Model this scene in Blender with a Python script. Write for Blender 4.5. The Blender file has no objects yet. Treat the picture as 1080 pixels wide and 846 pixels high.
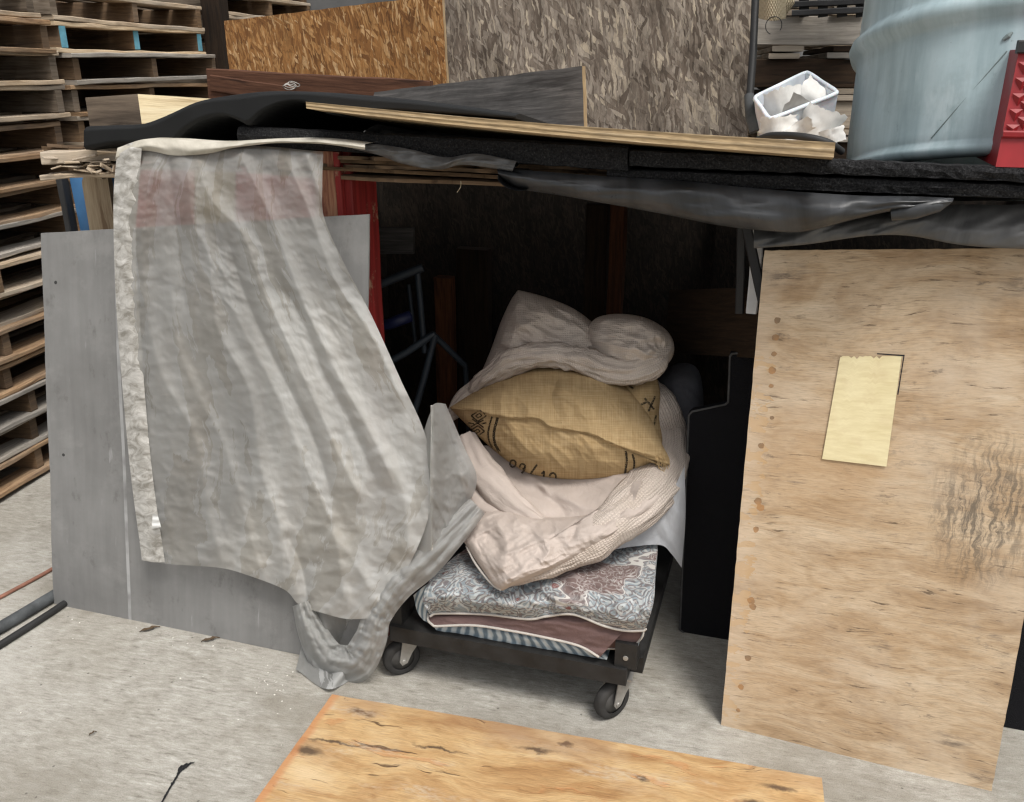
import bpy, math, random
import numpy as np
from mathutils import Vector, Matrix
random.seed(7); RNG = np.random.default_rng(11)
R = math.radians
scn = bpy.context.scene
COL = scn.collection

# ------------------------------------------------------------------ camera frame
FPX, PITCH, EYE = 935.0, R(20.5), 1.5
cP, sP = math.cos(PITCH), math.sin(PITCH)
EU = np.array([.9553, -.2955, 0.0])      # the shelter's own left-to-right direction
ED = np.array([.2955, .9553, 0.0])       # the shelter's own front-to-back direction
EZ = np.array([0, 0, 1.0])
CAM = np.array([0, 0, EYE])
def ray(px, py):
    a = (px-540)/FPX; b = -(py-423)/FPX
    return np.array([a, cP+b*sP, -sP+b*cP])
def A(px, py, D):                         # point at shelter depth D
    r = ray(px, py); return CAM + r*(D/float(r@ED))
def G(px, py, z=0.0):                     # point at height z
    r = ray(px, py); return CAM + r*((z-EYE)/r[2])
def Yd(px, py, Y):                        # point at world depth Y
    r = ray(px, py); return CAM + r*(Y/r[1])
def S(u, D, z): return EU*u + ED*D + EZ*z
def uDz(p): return float(p@EU), float(p@ED), float(p[2])

# ------------------------------------------------------------------ noise
_perm = np.random.default_rng(3).permutation(256); _perm = np.concatenate([_perm, _perm, _perm])
_grad = np.random.default_rng(4).normal(size=(256, 3)); _grad /= np.linalg.norm(_grad, axis=1)[:, None]
def pnoise(P):
    P = np.asarray(P, float); i = np.floor(P).astype(int); f = P-i; w = f*f*f*(f*(f*6-15)+10)
    out = 0
    for dx in (0, 1):
        for dy in (0, 1):
            for dz in (0, 1):
                h = _perm[_perm[_perm[(i[..., 0]+dx) & 255] + ((i[..., 1]+dy) & 255)] + ((i[..., 2]+dz) & 255)]
                g = _grad[h]; d = f-np.array([dx, dy, dz])
                wt = (w[..., 0] if dx else 1-w[..., 0])*(w[..., 1] if dy else 1-w[..., 1])*(w[..., 2] if dz else 1-w[..., 2])
                out = out + wt*(g*d).sum(-1)
    return out*1.5
def fbm(P, oct=4, rough=.5):
    P = np.asarray(P, float); a = 1; s = 0; 
    for k in range(oct): s = s+a*pnoise(P*(2**k)+17.3*k); a *= rough
    return s
def ridged(P, oct=3, rough=.5):
    P = np.asarray(P, float); a = 1; s = 0
    for k in range(oct): s = s+a*(1-2*np.abs(pnoise(P*(2**k)+9.1*k))); a *= rough
    return s
def v3(x, y, z=0.0):
    x, y, z = np.broadcast_arrays(np.asarray(x, float), y, z); return np.stack([x, y, z], -1)
def catmull(pts, n):
    pts = np.asarray(pts, float)
    seg = np.linalg.norm(np.diff(pts, axis=0), axis=1)**.5; k = np.concatenate([[0], np.cumsum(seg)]); k /= k[-1]
    P = np.vstack([2*pts[0]-pts[1], pts, 2*pts[-1]-pts[-2]]); t = np.linspace(0, 1, n)
    out = []
    for x in t:
        i = min(max(np.searchsorted(k, x, 'right')-1, 0), len(pts)-2); u = (x-k[i])/(k[i+1]-k[i])
        p0, p1, p2, p3 = P[i:i+4]
        out.append(.5*((2*p1)+(-p0+p2)*u+(2*p0-5*p1+4*p2-p3)*u*u+(-p0+3*p1-3*p2+p3)*u**3))
    return np.array(out)
def lerp(a, b, t): return a+(b-a)*t
def smooth(a, b, x):
    t = np.clip((np.asarray(x, float)-a)/(b-a), 0, 1); return t*t*(3-2*t)

# ------------------------------------------------------------------ objects
def tag(o, label=None, cat=None, group=None, kind=None):
    if label: o['label'] = label
    if cat: o['category'] = cat
    if group: o['group'] = group
    if kind: o['kind'] = kind
    elif label: o['kind'] = 'thing'
    return o
def empty(name, loc, label=None, cat=None, group=None, rot=None):
    o = bpy.data.objects.new(name, None); COL.objects.link(o); o.empty_display_size = .1
    o.location = Vector(loc)
    if rot is not None: o.rotation_euler = rot
    return tag(o, label, cat, group)
class MB:
    def __init__(s): s.v = []; s.f = []; s.uv = []; s.mi = []; s.n = 0
    def add(s, V, F, UV, mi=0):           # UV: per face list of per corner uv
        V = np.asarray(V, float).reshape(-1, 3)
        for k, f in enumerate(F):
            s.f.append([i+s.n for i in f]); s.uv.extend(UV[k]); s.mi.append(mi if np.isscalar(mi) else mi[k])
        s.v.append(V); s.n += len(V)
    def grid(s, P, uv=None, mi=0, closed_u=False, flip=False):   # P [nv,nu,3]
        P = np.asarray(P, float); nv, nu = P.shape[:2]
        if uv is None:
            du = np.concatenate([[0], np.cumsum(np.linalg.norm(np.diff(P, axis=1), axis=2).mean(0))])
            dv = np.concatenate([[0], np.cumsum(np.linalg.norm(np.diff(P, axis=0), axis=2).mean(1))])
            uv = np.stack(np.meshgrid(du, dv), -1)
            if closed_u:
                w = np.linalg.norm(P[:, 0]-P[:, -1], axis=1).mean(); uv = np.concatenate([uv, np.stack([np.full(nv, du[-1]+w), dv], -1)[:, None]], 1)
        F = []; U = []; m = nu if closed_u else nu-1
        for j in range(nv-1):
            for i in range(m):
                i2 = (i+1) % nu
                q = [j*nu+i, j*nu+i2, (j+1)*nu+i2, (j+1)*nu+i]; t = [uv[j, i], uv[j, i+1], uv[j+1, i+1], uv[j+1, i]]
                if flip: q.reverse(); t.reverse()
                F.append(q); U.append(t)
        s.add(P.reshape(-1, 3), F, U, mi)
        return s
    def fan(s, ring, mi=0, flip=False):
        ring = np.asarray(ring, float); c = ring.mean(0); n = len(ring)
        x = ring[0]-c; L = np.linalg.norm(x) or 1; x = x/L
        nn = np.cross(ring[1]-c, x); nn = nn/(np.linalg.norm(nn) or 1); y = np.cross(nn, x)
        P = np.vstack([ring, c]); uvp = np.stack([(P-c)@x, (P-c)@y], -1)
        F = []; U = []
        for i in range(n):
            q = [i, (i+1) % n, n]
            if flip: q.reverse()
            F.append(q); U.append([uvp[k] for k in q])
        s.add(P, F, U, mi); return s
    def build(s, name, mats, parent=None, origin=None, smooth_=False, world=False, weld=None, bevel=None, subsurf=0):
        """world: vertices are given in world space and the object's origin goes to ORIGIN (or the base of its box)"""
        V = np.concatenate(s.v)
        o_ = np.zeros(3)
        if world:
            if parent is not None:
                o_ = np.array(parent.matrix_basis.translation) if origin is None else np.asarray(origin)
                pw = np.array(parent.matrix_basis.translation)
                if parent.parent is not None: pw = pw+np.array(parent.parent.matrix_basis.translation)
                o_ = pw if origin is None else np.asarray(origin)
            else:
                o_ = np.asarray(origin) if origin is not None else np.array([*(V.min(0)+V.max(0))[:2]/2, V[:, 2].min()])
        me = bpy.data.meshes.new(name); me.from_pydata((V-o_).tolist(), [], s.f)
        ul = me.uv_layers.new(name='UVMap'); ul.data.foreach_set('uv', np.asarray(s.uv, np.float32).ravel())
        me.polygons.foreach_set('material_index', s.mi)
        for m in (mats if isinstance(mats, (list, tuple)) else [mats]): me.materials.append(m)
        if smooth_: me.polygons.foreach_set('use_smooth', [True]*len(s.f))
        me.update()
        o = bpy.data.objects.new(name, me); COL.objects.link(o)
        if parent is not None:
            o.parent = parent
            if world and origin is not None:
                pw = np.array(parent.matrix_basis.translation)
                o.location = Vector(o_-pw)
        elif world: o.location = Vector(o_)
        if weld:
            w = o.modifiers.new('weld', 'WELD'); w.merge_threshold = weld
        if bevel:
            b = o.modifiers.new('bevel', 'BEVEL'); b.width = bevel; b.segments = 2; b.limit_method = 'ANGLE'; b.angle_limit = R(40)
        if subsurf:
            b = o.modifiers.new('sub', 'SUBSURF'); b.levels = subsurf; b.render_levels = subsurf
        return o

def plank(m, p0, p1, w, t, side, seg=8, jit=.002, bow=.0, mi=0, seed=None, ch=.0025, wseg=1):
    """a sawn board from p0 to p1: W across SIDE, T across the third axis; edges slightly uneven"""
    p0 = np.asarray(p0, float); p1 = np.asarray(p1, float); L = np.linalg.norm(p1-p0); x = (p1-p0)/L
    y = np.asarray(side, float); y = y-x*(x@y); y /= np.linalg.norm(y); z = np.cross(x, y)
    sd = random.random()*99 if seed is None else seed
    a, b, c = w/2, t/2, min(ch, w*.3, t*.3)
    prof = np.array([[-a+c, -b], [a-c, -b], [a, -b+c], [a, b-c], [a-c, b], [-a+c, b], [-a, b-c], [-a, -b+c]])
    s = np.linspace(0, 1, seg+1); rows = []
    for k in s:
        n = np.array([pnoise(v3(k*L*6, sd+q*.7, q*1.3)) for q in range(2)]).ravel()
        off = y*jit*n[0]*1.5+z*(jit*n[1]*1.5+bow*math.sin(k*math.pi))
        pj = prof*(1+0*prof)
        jn = pnoise(v3(np.full(8, k*L*14), prof[:, 0]*25+sd, prof[:, 1]*25))*jit
        rows.append(p0+x*(k*L)+off+np.outer(pj[:, 0]+jn*np.sign(pj[:, 0]), y)+np.outer(pj[:, 1]+jn*.5*np.sign(pj[:, 1]), z))
    P = np.array(rows)
    per = np.concatenate([[0], np.cumsum(np.linalg.norm(np.diff(np.vstack([prof, prof[:1]]), axis=0), axis=1))])
    uv = np.stack([np.repeat((s*L)[:, None], 9, 1), np.repeat(per[None], seg+1, 0)], -1)+sd
    m.grid(P, uv, mi, closed_u=True, flip=True)
    for k, fl in ((0, False), (-1, True)):
        ring = P[k]; F = [list(range(8))]
        if not fl: F[0].reverse(); ring_uv = [prof[i]*np.array([.2, 1])+sd for i in range(7, -1, -1)]
        else: ring_uv = [prof[i]*np.array([.2, 1])+sd for i in range(8)]
        F[0].reverse(); ring_uv.reverse()
        m.add(ring, F, [ring_uv], mi)
    return m

def sheet(m, bl, br, tr, tl, t, nx=24, ny=24, warp=.004, jit=.002, mi=(0, 1), seed=0, shape=None):
    """a thin board whose face has the four given corners (seen from the front: bl br tr tl); T thick behind it"""
    bl, br, tr, tl = [np.asarray(p, float) for p in (bl, br, tr, tl)]
    W = (np.linalg.norm(br-bl)+np.linalg.norm(tr-tl))/2; H = (np.linalg.norm(tl-bl)+np.linalg.norm(tr-br))/2
    x = np.linspace(0, 1, nx+1); y = np.linspace(0, 1, ny+1); X, Y = np.meshgrid(x, y)
    e = lambda q: (pnoise(v3(q*30, seed+5.1, 0))+.6*pnoise(v3(q*90, seed+2.2, 0)))*jit
    Xj = X+0; Yj = Y+0
    Xj[:, 0] += np.abs(e(y*H))/W; Xj[:, -1] -= np.abs(e(y*H+40))/W
    Yj[0] += np.abs(e(x*W+80))/H; Yj[-1] -= np.abs(e(x*W+120))/H
    P = (bl*(1-Xj[..., None])*(1-Yj[..., None])+br*Xj[..., None]*(1-Yj[..., None])+tr*Xj[..., None]*Yj[..., None]+tl*(1-Xj[..., None])*Yj[..., None])
    n = np.cross(br-bl, tl-bl); n /= np.linalg.norm(n)          # towards the viewer
    P = P+n*(fbm(v3(X*W*2, Y*H*2, seed), 2)*warp)[..., None]
    B = P-n*t
    uv = np.stack([X*W, Y*H], -1)
    m.grid(P, uv, mi[0]); m.grid(B, uv+3.7, mi[0], flip=True)
    for (a, b, L, fl) in ((P[0], B[0], W, True), (P[-1], B[-1], W, False), (P[:, 0], B[:, 0], H, False), (P[:, -1], B[:, -1], H, True)):
        k = len(a); q = np.linspace(0, L, k); u2 = np.stack([np.stack([q, np.zeros(k)], -1), np.stack([q, np.full(k, t)], -1)])
        m.grid(np.stack([a, b]), u2, mi[1], flip=fl)
    return m

def tube(m, path, rad, n=10, mi=0, caps=True, flat=1.0, up=None, uvs=1.0):
    path = np.asarray(path, float); k = len(path); rad = np.broadcast_to(np.asarray(rad, float), (k,))
    T = np.gradient(path, axis=0); T /= np.linalg.norm(T, axis=1)[:, None]
    ref = np.array(up if up is not None else ([0, 0, 1.] if abs(T[0][2]) < .9 else [0, 1., 0])); rows = []
    s1 = ref-T[0]*(ref@T[0]); s1 /= np.linalg.norm(s1)
    a = np.linspace(0, 2*math.pi, n, endpoint=False)
    for i in range(k):
        s1 = s1-T[i]*(s1@T[i]); s1 /= np.linalg.norm(s1); s2 = np.cross(T[i], s1)
        rows.append(path[i]+rad[i]*(np.outer(np.cos(a)*flat, s1)+np.outer(np.sin(a), s2)))
    P = np.array(rows); m.grid(P, None, mi, closed_u=True)
    if caps: m.fan(P[0], mi, flip=True); m.fan(P[-1], mi)
    return m
def box(m, c, sx, sy, sz, ax=None, mi=0):
    """box centred at C, sizes along the three AX directions"""
    ax = np.eye(3) if ax is None else np.asarray(ax, float); c = np.asarray(c, float)
    h = np.array([sx, sy, sz])/2; dims = (sx, sy, sz)
    for k in range(3):
        i, j = (k+1) % 3, (k+2) % 3
        for sg in (-1, 1):
            q = [(-1, -1), (1, -1), (1, 1), (-1, 1)]
            if sg < 0: q.reverse()
            V = [c+ax[k]*h[k]*sg+ax[i]*h[i]*a+ax[j]*h[j]*b for a, b in q]
            uv = [(h[i]*a, h[j]*b) for a, b in q]
            if dims[j] > dims[i]: uv = [(b, a) for a, b in uv]
            m.add(V, [[0, 1, 2, 3]], [uv], mi)
    return m
def lathe(m, c, axis, prof, n=48, mi=0, a0=0, a1=2*math.pi):
    """prof: list of (r, h) along AXIS from C"""
    ax = np.asarray(axis, float); ax /= np.linalg.norm(ax); ref = np.array([1., 0, 0]) if abs(ax[0]) < .8 else np.array([0, 1., 0])
    s1 = np.cross(ax, ref); s1 /= np.linalg.norm(s1); s2 = np.cross(ax, s1); a = np.linspace(a0, a1, n, endpoint=False)
    P = np.array([np.asarray(c)+ax*h+r*(np.outer(np.cos(a), s1)+np.outer(np.sin(a), s2)) for r, h in prof])
    rr = max(r for r, h in prof)
    L = np.concatenate([[0], np.cumsum([math.hypot(prof[i+1][0]-prof[i][0], prof[i+1][1]-prof[i][1]) for i in range(len(prof)-1)])])
    uv = np.stack(np.meshgrid(np.linspace(0, 2*math.pi*rr, n+1), L), -1)
    m.grid(P, uv, mi, closed_u=True); return m
# ------------------------------------------------------------------ materials
class NB:
    def __init__(s, name, rough=.8, spec=.3):
        s.m = bpy.data.materials.new(name); s.m.use_nodes = True; s.t = s.m.node_tree; s.N = s.t.nodes; s.L = s.t.links
        s.b = s.N['Principled BSDF']; s.b.inputs['Roughness'].default_value = rough; s.b.inputs['Specular IOR Level'].default_value = spec
        tc = s.N.new('ShaderNodeTexCoord'); oi = s.N.new('ShaderNodeObjectInfo'); s.rnd = oi.outputs['Random']; s.obj = tc.outputs['Object']; s.uv0 = tc.outputs['UV']
        s.gen = tc.outputs['Generated']; s.uv = s.uv0
    def put(s, sock, v):
        if isinstance(v, bpy.types.NodeSocket): s.L.new(v, sock)
        elif v is not None:
            if sock.type == 'RGBA' and not np.isscalar(v): v = (*v[:3], 1)
            sock.default_value = v
    def math(s, op, a, b=None, c=None, clamp=False):
        n = s.N.new('ShaderNodeMath'); n.operation = op; n.use_clamp = clamp
        for i, x in enumerate((a, b, c)):
            if x is not None: s.put(n.inputs[i], x)
        return n.outputs[0]
    def vm(s, op, a, b=None):
        n = s.N.new('ShaderNodeVectorMath'); n.operation = op; s.put(n.inputs[0], a)
        if b is not None: s.put(n.inputs[1], b)
        return n.outputs['Value'] if op in ('LENGTH', 'DISTANCE', 'DOT_PRODUCT') else n.outputs[0]
    def map(s, v=None, scale=(1, 1, 1), loc=(0, 0, 0), rot=(0, 0, 0)):
        n = s.N.new('ShaderNodeMapping'); s.put(n.inputs[0], v if v is not None else s.uv)
        n.inputs['Scale'].default_value = scale; n.inputs['Location'].default_value = loc; n.inputs['Rotation'].default_value = rot
        return n.outputs[0]
    def offs(s, v=None):                  # shift the pattern object by object
        n = s.N.new('ShaderNodeVectorMath'); n.operation = 'MULTIPLY_ADD'; c = s.N.new('ShaderNodeCombineXYZ')
        for i in range(3): s.L.new(s.rnd, c.inputs[i])
        s.L.new(c.outputs[0], n.inputs[0]); n.inputs[1].default_value = (37.1, 53.7, 11.3); s.put(n.inputs[2], v if v is not None else s.uv)
        return n.outputs[0]
    def noise(s, v=None, scale=5, detail=4, rough=.55, dist=0.0, col=False):
        n = s.N.new('ShaderNodeTexNoise'); s.put(n.inputs['Vector'], v if v is not None else s.uv)
        n.inputs['Scale'].default_value = scale; n.inputs['Detail'].default_value = detail; n.inputs['Roughness'].default_value = rough; n.inputs['Distortion'].default_value = dist
        return n.outputs['Color' if col else 'Fac']
    def vor(s, v=None, scale=5, feature='F1', out='Distance', rand=1.0):
        n = s.N.new('ShaderNodeTexVoronoi'); n.feature = feature; s.put(n.inputs['Vector'], v if v is not None else s.uv)
        n.inputs['Scale'].default_value = scale; n.inputs['Randomness'].default_value = rand
        return n.outputs[out]
    def ramp(s, f, stops, interp='LINEAR'):
        n = s.N.new('ShaderNodeValToRGB'); s.put(n.inputs[0], f); r = n.color_ramp; r.interpolation = interp
        while len(r.elements) < len(stops): r.elements.new(.5)
        for e, (p, c) in zip(r.elements, stops):
            e.position = p; e.color = (c, c, c, 1) if np.isscalar(c) else (*c[:3], 1)
        return n.outputs[0]
    def step(s, f, a, b): return s.ramp(f, [(a, 0.), (b, 1.)])
    def mix(s, f, a, b, blend='MIX'):
        n = s.N.new('ShaderNodeMix'); n.data_type = 'RGBA'; n.blend_type = blend; n.clamp_factor = True
        s.put(n.inputs[0], f); s.put(n.inputs[6], a); s.put(n.inputs[7], b); return n.outputs[2]
    def add_uv(s, v, n_, amt):            # warp a coordinate by a colour noise
        q = s.vm('SUBTRACT', n_, (.5, .5, .5)); k = s.N.new('ShaderNodeVectorMath'); k.operation = 'MULTIPLY_ADD'
        s.L.new(q, k.inputs[0]); k.inputs[1].default_value = (amt, amt, amt); s.put(k.inputs[2], v); return k.outputs[0]
    def sep(s, v=None):
        n = s.N.new('ShaderNodeSeparateXYZ'); s.put(n.inputs[0], v if v is not None else s.uv); return n.outputs
    def col(s, c): s.put(s.b.inputs['Base Color'], c); s.c = c; return s
    def rough(s, r): s.put(s.b.inputs['Roughness'], r); return s
    def bump(s, h, strength=.4, dist=.002):
        n = s.N.new('ShaderNodeBump'); n.inputs['Strength'].default_value = strength; n.inputs['Distance'].default_value = dist
        s.put(n.inputs['Height'], h); s.L.new(n.outputs[0], s.b.inputs['Normal']); s.nrm = n.outputs[0]; return s
    def mulv(s, c, f): return s.mix(1.0, c, f, 'MULTIPLY')

def wood(name, light, mid, dark, grey=None, gamt=.5, rough=.85, stain=.35, grain=1.0):
    b = NB(name, rough, .25); uv = b.offs()
    w = b.add_uv(uv, b.noise(b.map(uv, (3, 6, 1)), 1, 2, col=True), .03)
    g = b.noise(b.map(w, (7*grain, 110*grain, 1)), 1, 6, .7)
    r = b.noise(b.map(w, (3.5, 34, 1)), 1, 5, .65, .6)
    c = b.ramp(g, [(.28, dark), (.5, mid), (.72, light)])
    c = b.mix(b.step(r, .56, .66), c, dark); 
    if grey is not None: c = b.mix(b.math('MULTIPLY', b.step(b.noise(uv, 2.3, 5, .6), .35, .62), gamt), c, b.mix(g, [x*.55 for x in grey], grey))
    st = b.step(b.noise(uv, 5, 6, .65), .52, .75); c = b.mix(b.math('MULTIPLY', st, stain), c, [x*.35 for x in dark])
    v = b.ramp(b.rnd, [(0, .7), (1, 1.2)]); c = b.mulv(c, v)
    b.col(c).bump(b.math('ADD', g, b.math('MULTIPLY', r, .6)), .6, .0018); return b.m

def osb(name, cols, s=1.0, darks=.35):
    b = NB(name, .75, .3); uv = b.uv
    wv = b.add_uv(b.add_uv(uv, b.noise(uv, 9, 3, col=True), .03), b.noise(uv, 55, 3, col=True), .008); c = None; H = None
    for k, (ang, sx, sy) in enumerate([(1.45, 9, 95), (1.7, 7, 56), (1.2, 16, 110), (1.9, 13, 120), (1.55, 6, 36), (.7, 24, 100), (1.4, 26, 190)]):
        v = b.map(wv, (1, 1, 1), (k*3.3, k*1.7, 0), (0, 0, ang)); v = b.map(v, (sx*s, sy*s, 1))
        cellc = b.vor(v, 1, out='Color'); o = b.sep(cellc); edge = b.vor(v, 1, 'DISTANCE_TO_EDGE')
        g = b.noise(b.map(v, (.5, 5, 1)), 1, 3)
        cc = b.ramp(b.math('ADD', b.math('MULTIPLY', o[1], .8), b.math('MULTIPLY', g, .3)), cols)
        cc = b.mulv(cc, b.ramp(edge, [(0, .72), (.1, 1.)]))
        hh = b.math('MULTIPLY', o[2], 1.0)
        if c is None: c = cc; H = hh
        else:
            k_ = b.math('GREATER_THAN', o[0], .58); c = b.mix(k_, c, cc); hm = b.mix(k_, H, b.math('ADD', hh, .1*k)); H = hm
    fg = b.noise(b.map(b.add_uv(uv, b.noise(uv, 30, 3, col=True), .01), (260, 34, 1)), 1, 4, .7); c = b.mulv(c, b.ramp(fg, [(.3, .66), (.5, 1.0), (.7, 1.22)])); st = b.step(b.noise(b.map(uv, (5, 2.6, 1)), 1, 7, .68), .46, .62); c = b.mix(b.math('MULTIPLY', st, darks), c, b.mulv(c, (.34, .32, .30))); c = b.mix(b.math('MULTIPLY', b.step(b.noise(uv, 24, 5, .7), .55, .68), .5), c, b.mulv(c, (.4, .36, .32)))
    b.col(c).bump(H, .55, .003); return b

def plain(name, c, rough=.6, spec=.4, var=.25, sc=8, bump=.15, bsc=60, metal=0):
    b = NB(name, rough, spec); n = b.noise(b.obj, sc, 5, .6)
    b.col(b.mulv(c, b.ramp(n, [(.3, 1-var), (.7, 1+var)]))); b.rough(b.ramp(n, [(.3, max(rough-.12, 0.02)), (.7, min(rough+.12, 1))]))
    if metal: b.b.inputs['Metallic'].default_value = metal
    if bump: b.bump(b.noise(b.obj, bsc, 4, .6), bump, .002)
    return b.m
MAT = {}
def build_mats():
    M = MAT
    # concrete, broom finished along the shelter's front
    b = NB('concrete', .9, .2); v = b.map(b.uv, (1, 1, 1), rot=(0, 0, R(14))); vw = b.add_uv(v, b.noise(v, 9, 3, col=True), .02)
    br = b.noise(b.map(vw, (26, 150, 1)), 1, 5, .7); pat = b.noise(v, 1.7, 7, .62); pat2 = b.noise(v, 6, 6, .68); fine = b.noise(v, 330, 3, .75); mid = b.noise(b.map(vw, (20, 42, 1)), 1, 7, .74)
    c = b.ramp(b.math('ADD', b.math('MULTIPLY', br, .45), b.math('MULTIPLY', mid, .55)), [(.36, (.18, .168, .142)), (.46, (.33, .313, .276)), (.55, (.41, .393, .354)), (.66, (.55, .535, .493))])
    c = b.mix(b.math('MULTIPLY', b.step(pat, .42, .62), .5), c, (.275, .25, .205)); c = b.mix(b.math('MULTIPLY', b.step(b.noise(v, 1.1, 4), .5, .66), .4), c, (.54, .525, .485))
    c = b.mix(b.math('MULTIPLY', b.step(pat2, .53, .66), .5), c, (.235, .215, .18)); c = b.mix(b.math('MULTIPLY', b.step(b.noise(b.map(v, (1.3, 2.2, 1), (5, 2, 0)), 1, 7, .65), .52, .62), .45), c, (.22, .20, .165))
    c = b.mulv(c, b.ramp(fine, [(.32, .74), (.5, 1.0), (.7, 1.12)]))
    for sc_, th_, rn_, cc in ((7, .04, .8, (.1, .09, .08)), (34, .10, .9, (.12, .11, .095))):
        sp = b.math('MULTIPLY', b.math('LESS_THAN', b.math('ADD', b.vor(v, sc_), b.math('MULTIPLY', b.noise(v, sc_*6, 2), .08)), th_+.04), b.math('GREATER_THAN', b.sep(b.vor(v, sc_, out='Color'))[0], rn_)); c = b.mix(b.math('MULTIPLY', sp, .75), c, cc)
    b.col(c).bump(b.math('ADD', br, b.math('MULTIPLY', fine, .8)), .5, .003); M['concrete'] = b.m
    # pale plywood leaning at the right
    b = NB('pale_plywood', .7, .3); uv = b.uv; nz = b.noise(b.map(uv, (2.4, 5.2, 1)), 1, 3, col=True)
    w = b.add_uv(uv, nz, .10); big = b.noise(uv, 2.6, 6, .62); fib = b.noise(b.map(b.add_uv(uv, nz, .05), (34, 330, 1)), 1, 4, .7); fig = b.noise(b.map(w, (3.2, 15, 1)), 1, 6, .66, .6); blot = b.noise(b.map(w, (6, 11, 1)), 1, 6, .7)
    c = b.ramp(fig, [(.28, (.30, .185, .09)), (.42, (.46, .315, .178)), (.54, (.55, .405, .25)), (.7, (.63, .49, .325))])
    cont = b.math('SINE', b.math('MULTIPLY', b.noise(b.map(uv, (1.7, 4.2, 1)), 1, 3, .5, .5), 120)); c = b.mix(b.math('MULTIPLY', b.step(cont, .45, .95), b.math('MULTIPLY', b.step(big, .4, .6), .42)), c, (.40, .26, .135))
    c = b.mulv(c, b.ramp(fib, [(.30, .66), (.47, .96), (.68, 1.13)]))
    c = b.mix(b.math('MULTIPLY', b.step(blot, .5, .68), .5), c, (.345, .235, .14)); c = b.mix(b.math('MULTIPLY', b.step(b.noise(uv, 3.4, 5, .6), .5, .68), .5), c, (.66, .54, .39))
    c = b.mix(b.math('MULTIPLY', b.step(b.noise(b.map(uv, (1.2, 2, 1), (7, 3, 0)), 1, 3), .5, .64), .35), c, (.50, .31, .15))
    crk = b.step(b.noise(b.map(w, (8, 80, 1)), 1, 5, .72), .60, .65); c = b.mix(b.math('MULTIPLY', b.math('MULTIPLY', crk, b.step(blot, .42, .56)), .85), c, (.11, .075, .045))
    mold = b.math('MULTIPLY', b.step(b.noise(b.map(uv, (30, 60, 1)), 1, 5, .75), .52, .68), b.step(b.noise(uv, 4.2, 4, .6), .52, .66)); c = b.mix(b.math('MULTIPLY', mold, .6), c, (.20, .165, .125))
    dk = b.step(b.noise(b.map(uv, (8, 22, 1)), 1, 6, .75), .61, .70); c = b.mix(b.math('MULTIPLY', dk, .8), c, (.10, .075, .055))
    x, y, _ = b.sep(uv)
    wr = b.noise(uv, 30, 3, col=True); uvw = b.add_uv(uv, wr, .03)
    # scuffed burn at the right, grey rot along edges
    d = b.vm('DISTANCE', b.map(b.add_uv(uv, b.noise(uv, 9, 4, col=True), .12), (1, .72, 1)), (.50, .452, 0)); hatch = b.step(b.noise(b.map(uvw, (100, 15, 1), rot=(0, 0, -.25)), 1, 5, .72), .45, .58)
    c = b.mix(b.math('MULTIPLY', b.math('MULTIPLY', b.ramp(d, [(.05, 1.), (.135, 0.)]), hatch), .8), c, (.115, .095, .07))
    for (cx, cy, r_) in ((.05, 1.12, .07), (.57, .03, .06), (.5, .10, .05), (.1, .66, .04), (.035, .60, .03), (.33, .30, .035), (.5, 1.1, .06)):
        d = b.vm('DISTANCE', b.map(uvw, (1, 2.2, 1)), (cx, cy*2.2, 0)); f = b.math('MULTIPLY', b.ramp(d, [(.0, 1.), (r_, 0.)]), b.step(b.noise(b.map(uv, (14, 70, 1)), 1, 5, .7), .45, .6))
        c = b.mix(b.math('MULTIPLY', f, .85), c, (.075, .06, .05))
    c = b.mulv(c, (.97, 1.0, 1.08))
    # chipped veneer strip and a row of screw holes down the left edge
    strip = b.math('MULTIPLY', b.math('LESS_THAN', b.math('ADD', x, b.math('MULTIPLY', b.noise(b.map(uv, (4, 60, 1)), 1, 3), .05)), .066), b.math('GREATER_THAN', b.noise(b.map(uv, (9, 22, 1)), 1, 4, .65), .53)); strip2 = b.math('LESS_THAN', y, .96)
    chip = b.math('MULTIPLY', strip, strip2); c = b.mix(b.math('MULTIPLY', chip, .85), c, (.50, .32, .155))
    c = b.mix(b.math('MULTIPLY', b.ramp(b.math('ADD', x, b.math('MULTIPLY', b.noise(uv, 14, 3), .06)), [(.05, 1.), (.085, 0.)]), .3), c, (.64, .53, .41))
    hole = None
    for hy in (1.02, .982, .945, .908, .873, .80, .733, .60, .585, .53, .35, .335, .20, .12, .055):
        d = b.vm('DISTANCE', uv, (.040-.009*math.sin(hy*53)*(hy < .85), hy, 0)); h = b.math('LESS_THAN', b.math('ADD', d, b.math('MULTIPLY', b.noise(uv, 120, 2), .006)), .0098+.002*math.sin(hy*77)); hole = h if hole is None else b.math('MAXIMUM', hole, h)
    c = b.mix(b.math('MULTIPLY', hole, .85), c, b.mix(b.step(b.noise(uv, 21, 2), .4, .6), (.40, .21, .085), (.2, .13, .075)))
    b.col(c).bump(b.math('SUBTRACT', b.math('ADD', b.math('MULTIPLY', fib, .6), b.math('MULTIPLY', fig, .3)), b.math('ADD', b.math('MULTIPLY', hole, 1.5), b.math('ADD', chip, crk))), .5, .002); M['pale_ply'] = b.m
    # orange-brown plywood lying on the ground: grain runs along u
    b = NB('amber_plywood', .6, .35); uv = b.uv; nz = b.noise(b.map(uv, (3, 6, 1)), 1, 4, col=True)
    w = b.add_uv(uv, nz, .14); fig = b.noise(b.map(w, (2.6, 13, 1)), 1, 6, .66, .8); fib = b.noise(b.map(b.add_uv(uv, nz, .05), (24, 300, 1)), 1, 4, .7); big = b.noise(b.map(uv, (2.2, 4, 1)), 1, 5, .6)
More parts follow.
